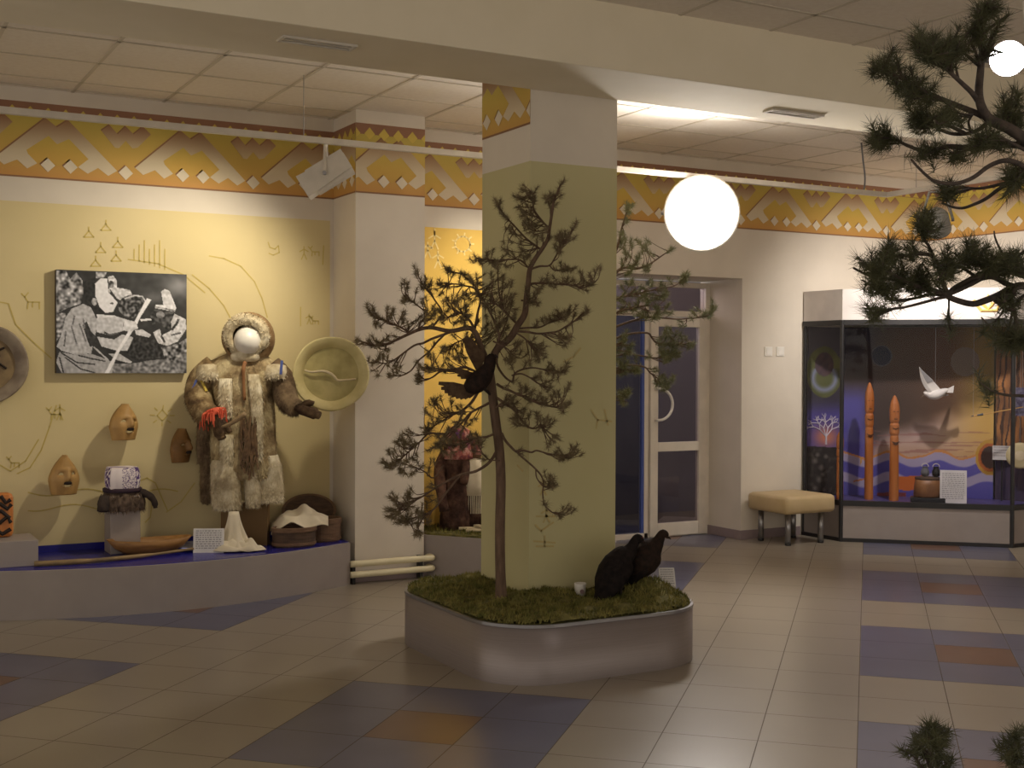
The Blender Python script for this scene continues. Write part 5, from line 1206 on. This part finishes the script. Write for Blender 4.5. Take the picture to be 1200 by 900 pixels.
def grouse(base, yaw, s, label, m, neck, pitch, grp='stuffed grouse in the planter'):
    W = V(base, yaw); cp_, sp_ = cos(pitch), sin(pitch)
    def P(x, z, y=0):
        x, z = x*cp_-(z-.10)*sp_, .10+x*sp_+(z-.10)*cp_
        return W(x*s, y*s, z*s)
    F0 = lambda x, z, y=0: W(x*s, y*s, z*s)
    if 1: o = thing('stuffed_grouse', label, 'bird', base, grp)
    pts = [P(-.20,.10),P(-.15,.115),P(-.09,.135),P(-.02,.155),P(.05,.175),P(.10,.19)] + [F0(*q) for q in neck]
    rad = [(.012,.010),(.05,.035),(.085,.07),(.10,.088),(.090,.086),(.066,.066)] + [(.040,.044),(.028,.030),(.023,.026),(.027,.029),(.022,.022),(.010,.010)][:len(neck)]
    mb = MB(); loft(mb, smoothpath(pts,3), interp(rad,3)); obj('body', mb, m, o, smooth=True)
    hx, hz = neck[-1]; mb = MB(); mb.tube([F0(hx-.006,hz),F0(hx+.016,hz-.006),F0(hx+.028,hz-.02)], [.011*s,.009*s,.002*s], 8); obj('beak', mb, m_hole, o, smooth=True)
    mb = MB(); ex, ez = neck[-2]; mb.ell(F0(ex+.002,ez+.018,-.022), (.006*s,.005*s,.004*s), None, 8, 6); mb2_ = obj('eye_wattle', mb, m_red, o, label='small red wattle over the eye')
    for sg in (-1,1):
        mb = MB(); loft(mb, smoothpath([P(.06,.19,sg*.07),P(.0,.165,sg*.098),P(-.08,.135,sg*.088),P(-.16,.105,sg*.05),P(-.21,.09,sg*.03)],3), interp([(.008,.02),(.016,.052),(.016,.05),(.012,.034),(.004,.008)],3), 10); obj('wing', mb, m_bird, o, smooth=True)
    for k in range(9):
        a = -.5+k*.125; mb = MB(); q0 = P(-.17,.105,a*.05); q1 = P(-.275+.03*abs(a),.075+.02*abs(a),a*.20); sd = Vector((-sin(yaw),cos(yaw),0))*.017*s
        mb.add([q0-sd*.5,q0+sd*.5,q1+sd,q1-sd]+[p+Vector((0,0,.005)) for p in (q0-sd*.5,q0+sd*.5,q1+sd,q1-sd)],[(3,2,1,0),(4,5,6,7),(0,1,5,4),(1,2,6,5),(2,3,7,6),(3,0,4,7)]); obj('tail_feather', mb, m_bird, o)
    for sg in (-1,1):
        mb = MB(); mb.tube([P(.0,.10,sg*.04),F0(-.015,.04,sg*.04),F0(-.012,.006,sg*.04)], [.022*s,.012*s,.008*s], 8)
        for t in (-.02,0,.02): mb.tube([F0(-.012,.008,sg*.04),F0(.022,.004,sg*.04+t)], .005*s, 6)
        obj('leg', mb, m_hole, o, smooth=True)
    return o
RY_ = atan2(RIGHT.y, RIGHT.x)
g1 = onZ(727,699,.34); g1 = Vector((g1.x,g1.y,mossh(g1.x,g1.y)-.004)); g2 = onZ(760,683,.40); g2 = Vector((g2.x,g2.y,mossh(g2.x,g2.y)-.004))
NK = [(.055,.262),(.078,.298),(.093,.326),(.110,.338),(.130,.330),(.139,.320)]
grouse(g1, RY_+.25, .90, 'large black stuffed grouse in the planter, the left of the two, looking down', m_bird, NK, radians(40))
grouse(g2, RY_-.1, .72, 'smaller brown stuffed grouse on the moss mound at the right planter end', m_bird2, [(a,b+.006) for a,b in NK], radians(38))
# stuffed grouse with spread wings in the pine
GB = at(560,449,TD-.09); o = thing('stuffed_grouse', 'dark stuffed grouse with fanned wings perched in the middle of the pine', 'bird', GB)
q = lambda px, py, d=0: at(px, py, TD-.09+d)
mb = MB(); mb.tube(smoothpath([q(545,455,.0),q(552,452),(q(560,447)),q(567,440),q(573,430,-.02),q(575,421,-.03),q(580,417,-.04)],3), [.02,.03,.04,.05,.055,.058,.058,.056,.053,.05,.044,.038,.034,.032,.031,.030,.026,.02,.008], 14); obj('body', mb, m_bird2, o, smooth=True)
def fan(root, tips, name, wd, m=m_feather):
    for k, tpt in enumerate(tips):
        r0 = Vector(root)+Vector((0,0,.0)); t0 = Vector(tpt); d = (t0-r0); sd = d.cross(_zf).normalized()*wd; e = _zf*.004
        mid = r0+d*.6
        mb = MB(); mb.add([r0-sd*.4-e,mid-sd-e,t0-sd*.5-e,t0+sd*.5-e,mid+sd-e,r0+sd*.4-e]+[r0-sd*.4+e,mid-sd+e,t0-sd*.5+e,t0+sd*.5+e,mid+sd+e,r0+sd*.4+e],
            [(0,1,2,3,4,5),(11,10,9,8,7,6)]+[(i,(i+6),((i+1)%6)+6,(i+1)%6) for i in range(6)]); obj(name, mb, m, o)
fan(q(556,455,.02), [q(514,449),(q(517,455)),q(521,459),q(525,462),q(529,464),q(534,466),q(539,467),q(544,467),q(549,466),q(553,463)], 'wing_feather', .017)
fan(q(560,435,.03), [q(544,396),q(547,394),q(551,395),q(555,401),q(558,404),q(562,408),q(566,412)], 'wing_feather', .018)
fan(q(560,440,.04), [q(532,432),q(533,436),q(536,440),q(540,443)], 'tail_feather', .011)
mb = MB(); mb.tube([q(580,417,-.04),q(584,419,-.05)], [.010,.002], 6); obj('beak', mb, m_hole, o)
for d_ in (-.02,.03):
    mb = MB(); mb.tube([q(565,448,d_),q(568,456,d_),q(574,462,d_*.5+.06)], [.014,.009,.007], 6); obj('leg', mb, m_hole, o)
# cup and card
c = onZ(680,697,.325); c = Vector((c.x,c.y,mossh(c.x,c.y)-.008)); o = thing('white_cup', 'small white cup half sunk in the moss left of the black grouse', 'cup', c)
mb = MB(); mb.lathe(c, [(.02,.0),(.028,.003),(.033,.06),(.034,.072),(.031,.072),(.026,.008),(.01,.006)], 20); obj('cup_body', mb, m_white, o, smooth=True)
mb = MB(); cc = c - FWD*.0325 - RIGHT*-.008 + Vector((0,0,.03)); mb.lathe(cc, [(.002,.002),(.012,.002),(.012,-.003),(.002,-.003)], 14, 0, -FWD); obj('cup_print', mb, mat('print_brown',(120,96,96),None,9,.7), o, label='small brown print on the cup')
c = onZ(783,695,.335); card((c.x,c.y,mossh(c.x,c.y)-.005), RY_+.1, .088, .115, -.45, 'small white card leaning in the moss right of the brown grouse', lines=7)
# ================================================================== BENCH
o = thing('bench', 'cream padded bench with four steel legs beside the showcase', 'bench', (7.69,8.65,0))
mb = MB(); mb.box((7.40,8.36,.285),(7.98,8.90,.445)); obj('seat_cushion', mb, m_bench, o, bevel=.035, smooth=True)
for x in (7.50,7.885):
    for y in (8.455,8.82):
        mb = MB(); mb.tube([(x,y,.022),(x,y,.285)], .026, 16); l = obj('leg', mb, m_steel, o, smooth=True)
        mb = MB(); mb.tube([(x,y,0),(x,y,.022)], .028, 16); obj('foot', mb, m_black, l, smooth=True)
# ================================================================== SHOWCASE across the corner
A, B, C, D = (8.10,8.935), (8.105,8.43), (9.17,7.43), (9.685,7.43)
K = (9.685,8.935); OUT = [A,B,C,D,K]; ZG0, ZG1, ZT = .365, 1.985, 2.30
sc = thing('showcase', 'large glass corner showcase with a painted northern scene inside', 'showcase', (8.9,8.2,0))
mb = MB(); mb.prism(OUT, .03, ZG0-.03, 0); obj('base_cabinet', mb, m_alu, sc)
mb = MB(); mb.prism(OUT, ZG0-.03, ZG0-.005, 0); obj('display_floor', mb, mat('display_blue', (74,66,120), (96,86,140), 4, .4), sc)
mb = MB(); mb.prism(OUT, ZG1+.03, ZT, 0); obj('header', mb, m_white if False else mat('header_white', (196,188,184), None, 5, .5), sc)
def rail(a, b, z0, z1, w, name='frame_rail', m=m_black):
    a = Vector((a[0],a[1],0)); b = Vector((b[0],b[1],0)); d = (b-a).normalized(); n = Vector((d.y,-d.x,0)); mb = MB()
    p = [a+n*.012, b+n*.012, b-n*w, a-n*w]; mb.prism([(q.x,q.y) for q in p], z0, z1); return obj(name, mb, m, sc, bevel=.002)
for a, b in ((A,B),(B,C),(C,D)):
    rail(a,b,0,.035,.02); rail(a,b,ZG0-.035,ZG0+.012,.03); rail(a,b,ZG1-.012,ZG1+.035,.03)
def post(p, z0, z1, r=.016):
    mb = MB(); mb.prism([(p[0]+r*cos(t), p[1]+r*sin(t)) for t in [2*pi*k/10 for k in range(10)]], z0, z1); obj('frame_post', mb, m_black, sc)
for p in (B,C): post(p,0,ZG1+.03,.019)
post((A[0]+.012,A[1]-.012),0,ZG1+.03,.018); post((D[0]-.012,D[1]),0,ZG1+.03,.016)
g_case = glassmat('case_glass', (246,246,248), .03, .0)
for a, b in ((A,B),(B,C),(C,D)):
    va, vb = Vector((a[0],a[1],0)), Vector((b[0],b[1],0)); d = (vb-va).normalized(); n = Vector((d.y,-d.x,0)); mb = MB()
    p = [va+d*.015, vb-d*.015, vb-d*.015-n*.006, va+d*.015-n*.006]; mb.prism([(q.x,q.y) for q in p], ZG0+.01, ZG1-.01); obj('glass_pane', mb, g_case, sc)
# gold emblem on the header: a zigzag crown in an angular frame
FD = (Vector((C[0],C[1],0))-Vector((B[0],B[1],0))).normalized(); FN = Vector((FD.y,-FD.x,0))
def onfront(px, py, off=0):
    r = ray(px, py); o3 = Vector((0,0,EYE)); b3 = Vector((B[0],B[1],0)) + FN*off; t = (b3-o3).dot(FN)/r.dot(FN); return o3 + r*t
mb = MB()
for P in ([(1140,352),(1150,364),(1168,364),(1172,354)],[(1141,352),(1152,357),(1158,346),(1163,357),(1171,346),(1175,351)],[(1152,357),(1158,362),(1163,357)]):
    mb.tube([onfront(x,y,.004) for x, y in P], .014, 4, sq=(1,1))
obj('emblem', mb, mat('emblem_gold', (226,186,112), None, 6, .5), sc, label='gold zigzag emblem on the header')

# painted scene behind the glass
MU = [Vector((8.135,8.915,0)), Vector((8.585,8.915,0)), Vector((9.548,7.952,0))]
def mixc(a, b, t): t = max(0,min(1,t)); return tuple(x+(y-x)*t for x, y in zip(a,b))
def sstep(a, b, x): t = max(0,min(1,(x-a)/(b-a))); return t*t*(3-2*t)
def paint(x, y):
    n = noise.noise(Vector((x*.06,y*.06,0))); n2 = noise.noise(Vector((x*.2,y*.2,5))); n3 = noise.noise(Vector((x*.02,y*.35,9)))
    if x < 988:                                     # left part: disc, white tree, dark forest
        c = mixc((82,78,88),(58,54,66), sstep(400,470,y)+n*.4)
        c = mixc(c,(86,78,150), sstep(465,490,y))
        r = hypot((x-966)/21,(y-436)/30)
        if r < 1: c = mixc((84,88,52),(112,114,70), n+.5)
        r1 = hypot((x-966)/19,(y-443)/20)
        if r1 < 1 and y > 432: c = mixc((132,138,164),(92,96,60), abs(r1-.7)*4)
        if hypot((x-966)/11,(y-427)/14) < 1: c = mixc((70,56,66),(94,72,74), n2+.5)
        c = mixc(c,(226,140,96), exp(-(((x-968)/14)**2+((y-512)/12)**2))*.9)
        if y > 523+2*n: c = mixc((42,38,36),(70,64,60), max(0,n2)*2)
        for (bx,by,rr_) in ((955,540,4),(963,548,4),(968,535,3),(960,562,4),(966,574,3),(955,572,3),(964,556,3),(958,533,3)):
            if hypot(x-bx,y-by) < rr_: c = mixc((120,114,106),(70,64,60), hypot(x-bx,y-by)/rr_)
        return c
    top = mixc((58,54,64),(84,60,40), sstep(1000,1060,x)); top = mixc(top,(88,58,36), sstep(1060,1100,x)); top = mixc(top,(128,102,42), sstep(1105,1155,x))
    if x < 1030: top = mixc(top,(66,72,98), sstep(.1,.5,sin((x-y*.25)*.11))*(1-sstep(1000,1030,x))*.8)
    c = mixc(top,(62,44,36), sstep(398,450,y)*(1-sstep(1030,1125,x))*.85)
    edge = 530 - (x-1010)*.32 + 7*n                  # where the dark sky gives way to the glow
    glow = mixc((112,100,150),(196,168,160), sstep(1000,1050,x)); glow = mixc(glow,(214,172,92), sstep(1080,1160,x)); glow = mixc(glow,(196,158,120), sstep(505,530,y)*.5)
    c = mixc(c, glow, sstep(edge-26, edge+6, y))
    c = mixc(c,(86,80,160), (1-sstep(1004,1030,x))*sstep(440,475,y))
    if y > 505 and n3 > .22 and x > 1020: c = mixc(c,(150,96,90), .5)
    wl = 532 + 4*sin((x-1000)*.11) + 3*n
    if y > wl:
        c = mixc((92,86,166),(170,160,188), sstep(-.1,.35,sin((y-wl)*.26+n)))
        c = mixc(c,(84,78,160), sstep(568,580,y))
        if 1045 < x < 1082 and 555 < y < 572+n*6 and y > 559-(x-1045)*.05: c = (206,110,48)
        if 1028 < x < 1062 and y > 577: c = (126,58,60)
        if y < wl+2.6: c = (206,142,82)
    if hypot(x-1033,y-417) < 12.5: c = (26,28,50) if hypot(x-1033,y-417) < 11 else (70,66,74)
    if hypot(x-1131,y-424) < 17: c = (110,94,80)
    r = hypot((x-1160)/17,(y-536)/21)
    if r < 1: c = (196,150,60) if r > .8 else (178,96,44) if r > .62 else (62,40,32)
    if abs(y-(560-(x-1020)*.2)) < 1 and 1000 < x < 1020: c = (190,120,60)
    if x > 1008 and x < 1040 and hypot((x-998)/12,(y-540)/10) < 1: c = (200,150,60)
    return c
def vgrid(fn, us, vs, colf):
    mb = MB(); mb.c = []
    for v in vs:
        for u in us:
            p = fn(u, v); mb.v.append(tuple(p)); c = colf(*proj(p)); mb.c.append((lin(max(0,c[0])),lin(max(0,c[1])),lin(max(0,c[2])),1))
    w = len(us)
    for j in range(len(vs)-1):
        for i in range(w-1): a = j*w+i; mb.f.append((a,a+1,a+w+1,a+w)); mb.m.append(0)
    return mb
l0 = (MU[1]-MU[0]).length; l1 = (MU[2]-MU[1]).length
def murpt(u, z):
    s = u*(l0+l1); p = MU[0]+(MU[1]-MU[0])*(s/l0) if s < l0 else MU[1]+(MU[2]-MU[1])*((s-l0)/l1)
    return Vector((p.x,p.y,z))
mb = vgrid(murpt, [k/240 for k in range(241)], [ZG0-.004+(ZG1-.01-ZG0)*k/190 for k in range(191)], lambda x, y: tuple(min(255, v*1.0) for v in paint(x,y)))
obj('painted_backdrop', mb, vcmat('scene_paint', .7), sc, label='painted scene with dark and grey discs, waves and yellow sky')
mb = MB(); rnd = random.Random(3)                   # white tree of the painting
def tw(p, a, l, dep):
    q = (p[0]+l*sin(a), p[1]-l*cos(a)); yield (p,q,dep)
    if dep > 0:
        for s in (-1,1): yield from tw(q, a+s*rnd.uniform(.35,.75), l*rnd.uniform(.62,.8), dep-1)
mural_pt = lambda x, y: onY(x, y, 8.911)
for a in (-.7,-.25,.2,.65):
    for p, q, dep in tw((968,512), a, 11, 3): mb.tube([mural_pt(*p), mural_pt(*q)], .003+.0012*dep, 4)
mb.tube([mural_pt(968,521), mural_pt(968,510)], .010, 5)
obj('painted_tree', mb, mat('tree_white',(204,196,206),None,8,.8), sc, label='bare white tree of the painting')
# right side boards
def spaint(x, y):
    n = noise.noise(Vector((x*.12,y*.05,2))); c = mixc((110,72,44),(178,120,66), n+.5)
    if sin(x*.9+y*.05+n*3) > .55: c = (70,46,34)
    if y > 540: c = mixc(c,(52,46,84), .8)
    if 455 < y < 488 and x > 1189: c = mixc((150,146,160),(60,56,90), .5+n2s(x,y))
    return c
def n2s(x, y): return noise.noise(Vector((x*.3,y*.3,7)))
MV = [Vector((9.56,7.94,0)), Vector((9.67,7.60,0))]
mb = vgrid(lambda u, z: Vector((MV[0].x+(MV[1].x-MV[0].x)*u, MV[0].y+(MV[1].y-MV[0].y)*u, z)), [k/50 for k in range(51)], [ZG0-.004+(ZG1-.01-ZG0)*k/130 for k in range(131)], spaint)
obj('side_board', mb, MATS['scene_paint'], sc, label='rust and brown striped board at the right end')
def incase(px, py, s):                              # point in the case on the plane x+y=s
    r = ray(px, py); t = s/(r.x+r.y); return Vector((0,0,EYE)) + r*t
# carved idols
def idol(px0, px1, py0, py1, s, label):
    b = incase((px0+px1)/2, py1, s); b.z = ZG0-.005; w = (px1-px0)*11.6/FPX/2*.84; top = incase((px0+px1)/2, py0, s).z; h = top-b.z
    o = thing('wooden_idol', label, 'carving', b, 'carved wooden idols in the showcase')
    prof = [(w*.95,0),(w,.02),(w*.95,h*.38),(w*.9,h*.60),(w*.80,h*.615),(w*1.0,h*.64),(w*1.0,h*.72),(w*.78,h*.735),(w*1.02,h*.76),(w*1.06,h*.86),(w*.9,h*.92),(w*.35,h*.985),(w*.05,h)]
    mb = MB(); mb.lathe(b, prof, 14); obj('idol_post', mb, m_idol, o, smooth=False)
    F = -FWD; Rr = RIGHT
    def fp(x, z): return b + F*(w*1.0) + Rr*(x*w) + Vector((0,0,z*h))
    for x in (-.38,.38):
        mb = MB(); mb.ell(fp(x,.845), (w*.16,w*.16,w*.10), None, 8, 6); obj('carved_eye', mb, m_hole, o)
    mb = MB(); mb.tube([fp(0,.855),fp(0,.80)+F*w*.12], [w*.10,w*.2], 6); obj('carved_nose', mb, m_idol, o)
    mb = MB(); mb.tube([fp(-.35,.775),fp(.35,.775)], w*.10, 6); obj('carved_mouth', mb, m_hole, o)
    for z, k in ((.69,.6),(.56,.8),(.545,.5)):
        mb = MB(); mb.tube([fp(-k,z),fp(0,z-.012),fp(k,z)], w*.09, 6); obj('carved_notch', mb, m_hole, o)
    mb = MB(); mb.tube([b+F*w*.9+Rr*(-w*.3), b+F*w*1.2+Rr*(-w*.3)], w*.3, 8); obj('idol_foot', mb, m_idol, o)
    return o
idol(1012,1024,448,577,17.0, 'taller orange carved idol with a pointed head, left of its pair')
idol(1041,1054,463,575,16.95, 'shorter orange carved idol with a pointed head, under the flying gull')
idol(979,989,505,583,16.92, 'orange carved idol half hidden by the left showcase post')
# stuffed gull in flight
G = incase(1096,459,16.95); o = thing('stuffed_gull', 'white stuffed gull hanging in flight inside the showcase', 'bird', G)
def gp(px, py, s=16.95): return incase(px, py, s)
mb = MB()
mb.tube(smoothpath([gp(1083,462),gp(1086,461),gp(1091,463),gp(1099,462),gp(1107,458),gp(1111,456.5)],4), [.014]*1+[.020,.024,.027,.028,.028,.028,.032,.038,.042,.044,.044,.042,.038,.034,.03,.025,.021,.017,.014,.010], 12); obj('gull_body', mb, m_gull, o, smooth=True)
mb = MB(); t0 = gp(1103,459.5); t1 = gp(1118,452); t2 = gp(1117,460); e = Vector((.006,.006,.004)); mb.add([t0-e,t1-e*.5,t2-e*.5,t0+e,t1+e*.5,t2+e*.5],[(0,1,2),(5,4,3),(0,3,4,1),(1,4,5,2),(2,5,3,0)]); obj('gull_tail', mb, m_gull, o)
mb = MB(); mb.tube([gp(1084,462),gp(1079,466)], [.008,.002], 6); obj('gull_beak', mb, mat('beak_grey',(120,104,84),None,9,.5), o)
def wing(root, mid, tip, chord, name, m, back):
    r0, m0, t0 = Vector(root), Vector(mid), Vector(tip); N = 14; rows = []
    path = smoothpath([r0, m0, t0], 7); bk = Vector(back)
    mb = MB()
    for i, p in enumerate(path):
        t = i/(len(path)-1); ch = chord*(1-.75*t**1.6); q = []
        for u, th in ((0,.0),(.12,.010),(.5,.009),(1,.0),(.5,-.004),(.12,-.006)):
            q.append(p + bk*(ch*u) + Vector((0,0,th*(1-t*.6))))
        rows.append(q)
    mb.rings(rows, 0, True); return obj(name, mb, m, o, smooth=True)
LE = [(1090,462,16.93),(1083,453,16.88),(1079,443,16.82),(1077,430,16.76)]; TE = [(1102,456,16.97),(1095,448,16.92),(1087,440,16.85),(1079,432,16.77)]
mb = MB(); aa = smoothpath([gp(*p) for p in LE],4); bb = smoothpath([gp(*p) for p in TE],4); e = Vector((.004,.004,.003))
mb.rings([[a, a+(b-a)*.3+e*1.6, b, a+(b-a)*.3-e*1.6] for a, b in zip(aa,bb)], 0, True); obj('gull_wing', mb, m_gull, o, smooth=False)
mb = MB(); mb.rings([[a+(b-a)*.45-e*2.0, b-e*1.2, b+(b-a)*.06-e*.4, a+(b-a)*.5-e*.6] for a, b in zip(aa[5:],bb[5:])], 0, True); obj('wing_feathers', mb, m_gullg, o)
wing(gp(1097,461),gp(1104,464,17.15),gp(1110,463,17.3),.10,'gull_wing',m_gullg,(.4,-.4,.1))
mb = MB(); a0 = gp(1096,457); mb.tube([a0, Vector((a0.x,a0.y,ZG1+.03))], .0015, 5); obj('hanging_thread', mb, m_steel, o)
# bark box with two small jars on its stand
bq = incase(1087,583,16.9); bq.z = ZG0-.005; o = thing('bark_basket', 'brown bark basket on a low black stand at the foot of the painting', 'basket', bq)
mb = MB(); Ra = Matrix.Rotation(-pi/4,3,'Z'); mb.box((-.15,-.09,0),(.15,.09,.045),0,Ra,bq); obj('stand', mb, m_black, o, bevel=.004)
mb = MB(); rr = [[bq + Ra @ Vector((k*.125*cos(t), k*.09*sin(t), z)) for t in [2*pi*j/28 for j in range(28)]] for k, z in ((.9,.046),(1.0,.06),(.95,.15),(.86,.215),(.84,.215),(.9,.06))]; mb.rings(rr,0,True); obj('basket_wall', mb, mat('basket_copper',(126,84,50),(150,104,64),9,.45), o, smooth=True)
mb = MB(); rr = [[bq + Ra @ Vector((k*.108*cos(t), k*.078*sin(t), z)) for t in [2*pi*j/28 for j in range(28)]] for k, z in ((.99,.20),(1.04,.21),(1.04,.225),(.96,.23),(.3,.235))]; mb.rings(rr,0,True); obj('basket_lid', mb, m_birch, o, smooth=True)
for k, (px, lab) in enumerate(((1084,'small grey jar on the bark basket, the left one'),(1097,'small dark jar with a looped top on the bark basket, the right one'))):
    c = incase(px,556,16.9); c.z = bq.z+.235; o = thing('small_jar', lab, 'jar', c)
    mb = MB(); mb.lathe(c, [(.02,0),(.034,.01),(.038,.045),(.026,.07),(.022,.085),(.028,.09)], 16); obj('jar_body', mb, m_lampdark if k == 0 else m_black, o, smooth=True)
    mb = MB(); mb.tube([c+Vector((.03*cos(t)*.7,-.03*cos(t)*.7,.088+.03*sin(t))) for t in [pi*j/8 for j in range(9)]], .004, 6); obj('jar_loop', mb, m_lampgrey, o)
# framed text sheet and a second card
def frame_card(px0, px1, py0, py1, s, label, lines):
    c = incase((px0+px1)/2, py1, s); c.z = max(c.z, ZG0-.005) if py1 < 560 else ZG0-.005; w = (px1-px0)*11.9/FPX; h = (py1-py0)*11.9/FPX
    return card(c, -pi/4-.05, w, h, -.12 if py1 > 560 else 0, label, 'text_sheet', lines)
frame_card(1103,1131,551,588,16.78,'framed grey text sheet leaning beside the bark basket',14)
o = frame_card(1164,1184,523,539,17.35,'small white card pinned up at the right end of the showcase',4)
q = ORI[o.name]; mb = MB(); mb.tube([q, Vector((q.x+.0,q.y,ZG0-.005))], .008, 8); obj('card_pole', mb, m_black, o)
# a long arrow and a round bark disc at the right
mb = MB(); mb.tube([incase(1141,487.5,16.9),incase(1150,486,16.92),incase(1199,477,17.0)], [.009,.005,.005], 6); o = obj('arrow', mb, mat('arrow_wood',(196,150,78),None,9,.6), loc=incase(1150,486,16.92)); tag(o, 'long thin arrow hanging across the right end of the showcase', 'arrow')
mb = MB(); mb.tube([incase(1138,488,16.9),incase(1152,485.5,16.92)], [.004,.012], 6); obj('arrow_head', mb, m_black, o)
mb = MB(); c = incase(1140.5,487.6,16.9); mb.tube([c, Vector((c.x,c.y,ZG1+.03))], .0012, 4); mb.tube([incase(1190,478.7,16.98), Vector((incase(1190,478.7,16.98).x,incase(1190,478.7,16.98).y,ZG1+.03))], .0012, 4); obj('hanging_thread', mb, m_steel, o)
c = incase(1195,534,17.15); o = thing('bark_disc', 'round cream disc hung at the right end of the showcase', 'disc', c)
mb = MB(); mb.lathe(c, [(.01,0),(.08,0),(.115,.012),(.12,.02),(.10,.026),(.01,.026)], 30, 0, (-1,-.9,.1)); obj('disc_plate', mb, mat('disc_cream',(206,192,150),(190,174,130),7,.6), o, smooth=True)
mb = MB(); mb.lathe(c+Vector((-.02,-.018,.002)), [(.01,0),(.045,0),(.045,.004),(.01,.004)], 20, 0, (-1,-.9,.1)); obj('disc_centre', mb, m_antler, o)
mb = MB(); mb.tube([c+Vector((0,0,.1)), Vector((c.x,c.y,ZG1+.03))], .0015, 4); obj('hanging_thread', mb, m_steel, o)
c = incase(1198,470,17.05); o = thing('small_picture', 'small grey and violet picture hung in the right end of the showcase', 'picture', c)
mb = MB(); mb.box((-.09,-.006,-.12),(.09,.006,.12),0,Matrix.Rotation(-.5,3,'Z'),c); obj('picture_board', mb, mat('picture_mix',(120,116,140),(70,62,90),30,.6), o)
mb = MB(); mb.tube([c+Vector((0,0,.12)), Vector((c.x,c.y,ZG1+.03))], .0015, 4); obj('hanging_thread', mb, m_steel, o)
